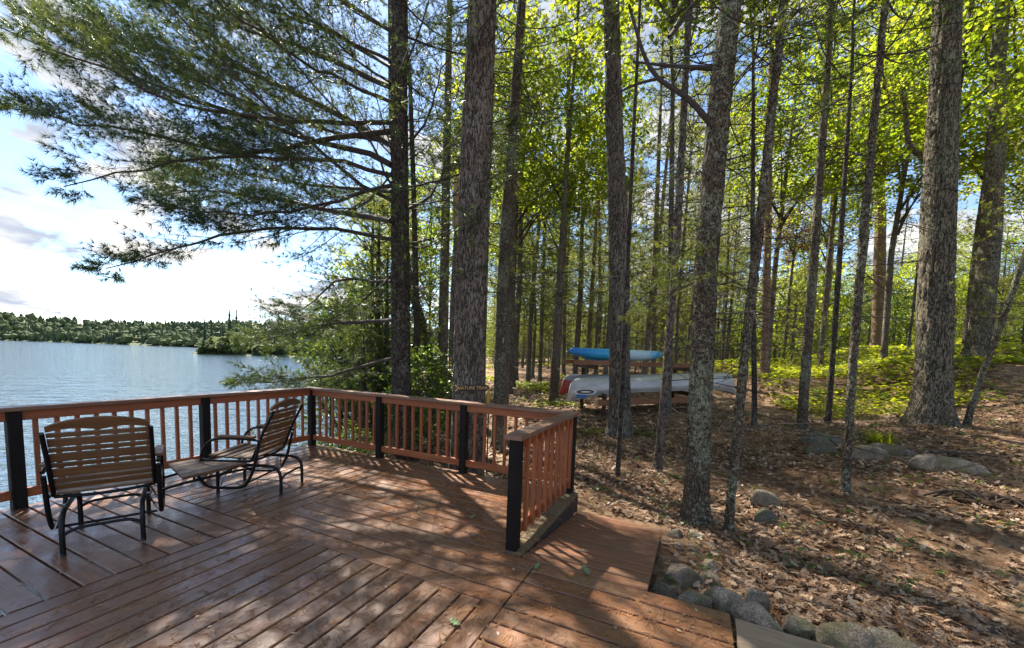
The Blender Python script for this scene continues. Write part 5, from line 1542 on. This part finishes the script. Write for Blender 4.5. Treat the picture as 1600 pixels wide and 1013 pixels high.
tubes(g, np.stack([p0, p0 + dv * .05 + RNG.normal(0, .004, (n, 3)), p0 + dv * .1], 1), np.full((n, 3), .0015), 3)
kind(g.obj('needle_litter', MT['fallen_needle']), 'stuff')
g = G()                                                     # screw heads over the joists
pts = []
for k in range(16):
    for yj in np.arange(-.8, YB, .45):
        for s_ in (-.04, .04): pts.append((XA + (k + .5) * PT + s_, yj + random.uniform(-.006, .006)))
for k in range(14):
    for xj in np.arange(XA + .1, -1.3, .45):
        for s_ in (-.04, .04): pts.append((xj + random.uniform(-.006, .006), YB + (k + .5) * PT + s_))
for k in range(13):
    for xj in (XB + .05, XB + .65, XR - .06):
        for s_ in (-.04, .04): pts.append((xj + random.uniform(-.006, .006), 2.752 - (k + .5) * PT + s_))
pts = np.array(pts); a = np.arange(6) / 6 * 2 * PI
V = np.stack([pts[:, 0:1] + .0055 * np.cos(a), pts[:, 1:2] + .0055 * np.sin(a), np.full((len(pts), 6), .0028)], -1)
g.add(V.reshape(-1, 3), np.arange(len(pts) * 6).reshape(-1, 6)); kind(g.obj('screw_heads', plain('rusty_screw', (.03, .022, .018), .6), deck, smooth=False), 'stuff')
g = G()                                                     # crumbs of leaf and bark blown over the boards
n = 420
x = RNG.uniform(-5.4, .26, n); y = RNG.uniform(.3, 4.35, n); kp = ((x < -1.3) | (y < 2.7)) & (RNG.random(n) < np.clip(.2 + (x + 5.4) / 5, 0, 1))
x, y = x[kp], y[kp]
leaves(g, np.stack([x, y, np.full(len(x), .006)], 1), .035, .02, RNG, 0, .93)
kind(g.obj('deck_debris', MT['litter']), 'stuff')
# low green plants: bright patches up the slope, a few seedlings nearby
g = G()
x, y = visible_pts(30000, 10, 48, 720, 1660, 1.25)
msk = fbm(x * .22, y * .22, 6, 3); pxr = (x * math.cos(YAW) - y * math.sin(YAW)) / (x * math.sin(YAW) + y * math.cos(YAW)) * 617 + 800
dist = np.hypot(x, y)
pr_ = sstep(.42, .56, msk + .06 * sstep(1080, 1250, pxr) * sstep(11, 15, dist) + .20 * sstep(15, 21, dist) * sstep(1080, 1200, pxr) - .10 * sstep(1100, 950, pxr))
ok = (RNG.random(len(x)) < pr_) & off_deck(x, y)
x, y = x[ok], y[ok]; n = len(x)
kk = 5
cx_ = np.repeat(x, kk) + RNG.normal(0, .12, n * kk); cy_ = np.repeat(y, kk) + RNG.normal(0, .12, n * kk)
sz_ = np.repeat(.04 + .0036 * np.hypot(x, y), kk)
leaves(g, np.stack([cx_, cy_, np.repeat(hgt(x, y), kk) + RNG.uniform(.03, .20, n * kk)], 1), sz_[:, None] * 1.4, sz_[:, None], RNG, 0, .7)
kind(g.obj('ground_cover', MT['cover']), 'stuff')
g = G()
x, y = visible_pts(420, 2.8, 11, 900, 1640, 1.6); ok = off_deck(x, y); x, y = x[ok], y[ok]; n = len(x); kk = 6
c = np.stack([np.repeat(x, kk) + RNG.normal(0, .035, n * kk), np.repeat(y, kk) + RNG.normal(0, .035, n * kk), np.repeat(hgt(x, y), kk) + RNG.uniform(.04, .10, n * kk)], 1)
leaves(g, c, .055, .035, RNG, 0, .65)
kind(g.obj('seedlings', MT['leaf_dark']), 'stuff')
# grass clump and ferns as single plants
def blade_plant(name, label, cat, x, y, n, L, w, mat, seed, group=None):
    rng = r_(seed); g = G()
    a = rng.uniform(0, 2 * PI, n); el = rng.uniform(.35, 1.3, n); l = L * rng.uniform(.5, 1.1, n)
    t = np.linspace(0, 1, 5)
    d = np.stack([np.cos(a), np.sin(a)], 1); sd_ = np.stack([-d[:, 1], d[:, 0]], 1)
    base = rng.normal(0, L * .16, (n, 2))
    V = []
    for tt in t:
        hr = np.cos(el) * l * tt + .25 * l * tt ** 2; hz = np.sin(el) * l * tt - .30 * l * tt ** 2.2
        c = base + d * hr[:, None]; ww = w * (1 - tt) ** .7
        V += [np.c_[c + sd_ * ww, hz], np.c_[c - sd_ * ww, hz]]
    V = np.stack(V, 1)
    F = np.array([[2 * i, 2 * i + 1, 2 * i + 3, 2 * i + 2] for i in range(4)])
    g.add(V.reshape(-1, 3), (F[None] + (np.arange(n) * 10)[:, None, None]).reshape(-1, 4), 0, np.repeat(rng.random(n), 10))
    o = g.obj(name, MT[mat], None, (x, y, float(hgt(x, y)))); tag(o, label, cat, group); return o
blade_plant('grass_clump', 'tuft of long green grass growing behind the row of rocks', 'grass tuft', 2.85, 8.55, 130, .55, .010, 'cover', 3)
blade_plant('grass_clump', 'low dark green clump at the bottom right corner', 'grass tuft', 2.35, 3.95, 80, .22, .008, 'leaf_dark', 4)
def fern(x, y, s, label, seed):
    rng = r_(seed); t = thing('fern', label, 'fern', (x, y, float(hgt(x, y))))
    for i in range(7):
        a = i * .9 + rng.uniform(-.2, .2); L = s * rng.uniform(.7, 1.1); g = G(); k_ = 12
        tt = np.linspace(0, 1, k_); d = np.array([math.cos(a), math.sin(a), 0]); sd_ = np.array([-d[1], d[0], 0])
        sp_ = d * (tt * L * .9)[:, None] + np.array([0, 0, 1]) * (L * (.55 * tt - .45 * tt ** 2.2))[:, None]
        tubes(g, [sp_], [np.full(k_, .003)], 3)
        C = np.concatenate([sp_[2:] + sd_ * sg_ * (L * .14 * (1 - tt[2:]) + .01)[:, None] for sg_ in (1, -1)])
        V = []
        for sg_ in (1, -1):
            for j in range(2, k_):
                w = L * .30 * (1 - tt[j]) + .015; p = sp_[j]
                V += [p, p + sd_ * sg_ * w * .5 + d * .022 * s * 2, p + sd_ * sg_ * w + d * .02, p + sd_ * sg_ * w * .5 - d * .018 * s * 2]
        V = np.array(V); F = np.arange(len(V)).reshape(-1, 4)
        g.add(V, F, 0, .5); g.obj('frond', MT['cover'], t)
fern(-1.95, 8.3, .55, 'pale green fern at the left foot of the flared brown trunk', 1)
fern(-.9, 8.6, .5, 'fern spreading right of the flared brown trunk', 2)
fern(-3.5, 5.6, .6, 'fern behind the far railing by the foot of the massive pine', 3)
# green oak leaves fallen on the boards
GL = [(-1.17, 1.85, 'fresh green oak leaf on the boards at the bottom centre', 0.10, 0),
      (-0.63, 2.76, 'green oak leaf lying where the ramp meets the deck', 0.12, 0),
      (-1.86, 3.22, 'green leaf on the boards left of the black gate post', 0.10, 0),
      (-1.66, 2.87, 'curled dry leaf on the boards below the green one near the post', 0.13, 1),
      (-0.98, 2.65, 'small green leaf at the foot of the post by the ledge', 0.09, 0),
      (-0.72, 3.06, 'small brown leaf on the ramp boards', 0.08, 1)]
for i, (x, y, lab, s, dead) in enumerate(GL):
    v, f = TMPL[i % 4]
    g = G(); g.add(v * s, f, 0, .3 + .1 * i)
    o = g.obj('oak_leaf', MT['green_leaf'] if not dead else MT['litter'], None, (x, y, .014), smooth=False)
    o.rotation_euler = (random.uniform(-.15, .15), random.uniform(-.15, .15), random.uniform(0, 6))
    tag(o, lab, 'leaf')
# sticks, a stump and the dark root mound
def twig(pts, r, label):
    g = G(); p = resample(np.array(pts), 10); p[:, 2] = hgt(p[:, 0], p[:, 1]) + r + .02
    p += RNG.normal(0, .006, p.shape); tubes(g, [p], [np.linspace(r, r * .4, 10)], 6); o = g.obj('fallen_branch', MT['twig']); tag(o, label, 'branch')
twig([(1.55, 4.35, 0), (1.62, 4.15, 0), (1.60, 4.0, 0)], .010, 'short bent twig lying in the leaves in the middle of the slope')
twig([(3.4, 8.3, 0), (3.8, 8.5, 0), (4.2, 8.45, 0)], .02, 'dead branch on the ground right of the grass tuft')
twig([(.55, 3.6, 0), (.8, 3.4, 0), (1.05, 3.25, 0)], .012, 'brown stick half buried in leaves above the lichened boulder')
tag(stick('stub', (2.38, 6.06, float(hgt(2.38, 6.06)) - .1), (2.39, 6.06, float(hgt(2.38, 6.06)) + .10), .045, .045, plain('stub_wood', (.20, .09, .05), .8), None, up=(0, 1, 0)), 'short reddish stump poking out of the bare needles', 'stump')
mo = thing('rotten_stump', 'dark rotting roots poking out of the needles at the right edge', 'stump', (2.98, 5.95, float(hgt(2.98, 5.95))))
rg3 = r_(5); v_, f_ = ICO3
g = G(); dd_ = 1 + (fbm(v_[:, 0] * 2.2, v_[:, 1] * 2.2, v_[:, 2] * 2.2, 4) - .5) * 1.4
g.add(v_ * dd_[:, None] * [.30, .2, .10], f_); g.obj('mound', plain('rotten_wood', (.045, .03, .02), .95, 0, .6, 25, .1, .8), mo)
for i in range(9):
    a = rg3.uniform(0, 6.3); l = rg3.uniform(.25, .5); p0 = np.array([rg3.uniform(-.2, .2), rg3.uniform(-.1, .1), .06])
    dv = np.array([math.cos(a), math.sin(a) * .7, 0])
    pipe('root', [p0, p0 + dv * l * .4 + [0, 0, .05], p0 + dv * l * .75 + [0, 0, -.01], p0 + dv * l + [0, 0, -.08]], rg3.uniform(.006, .014), MT['under'], mo, 10, 6)
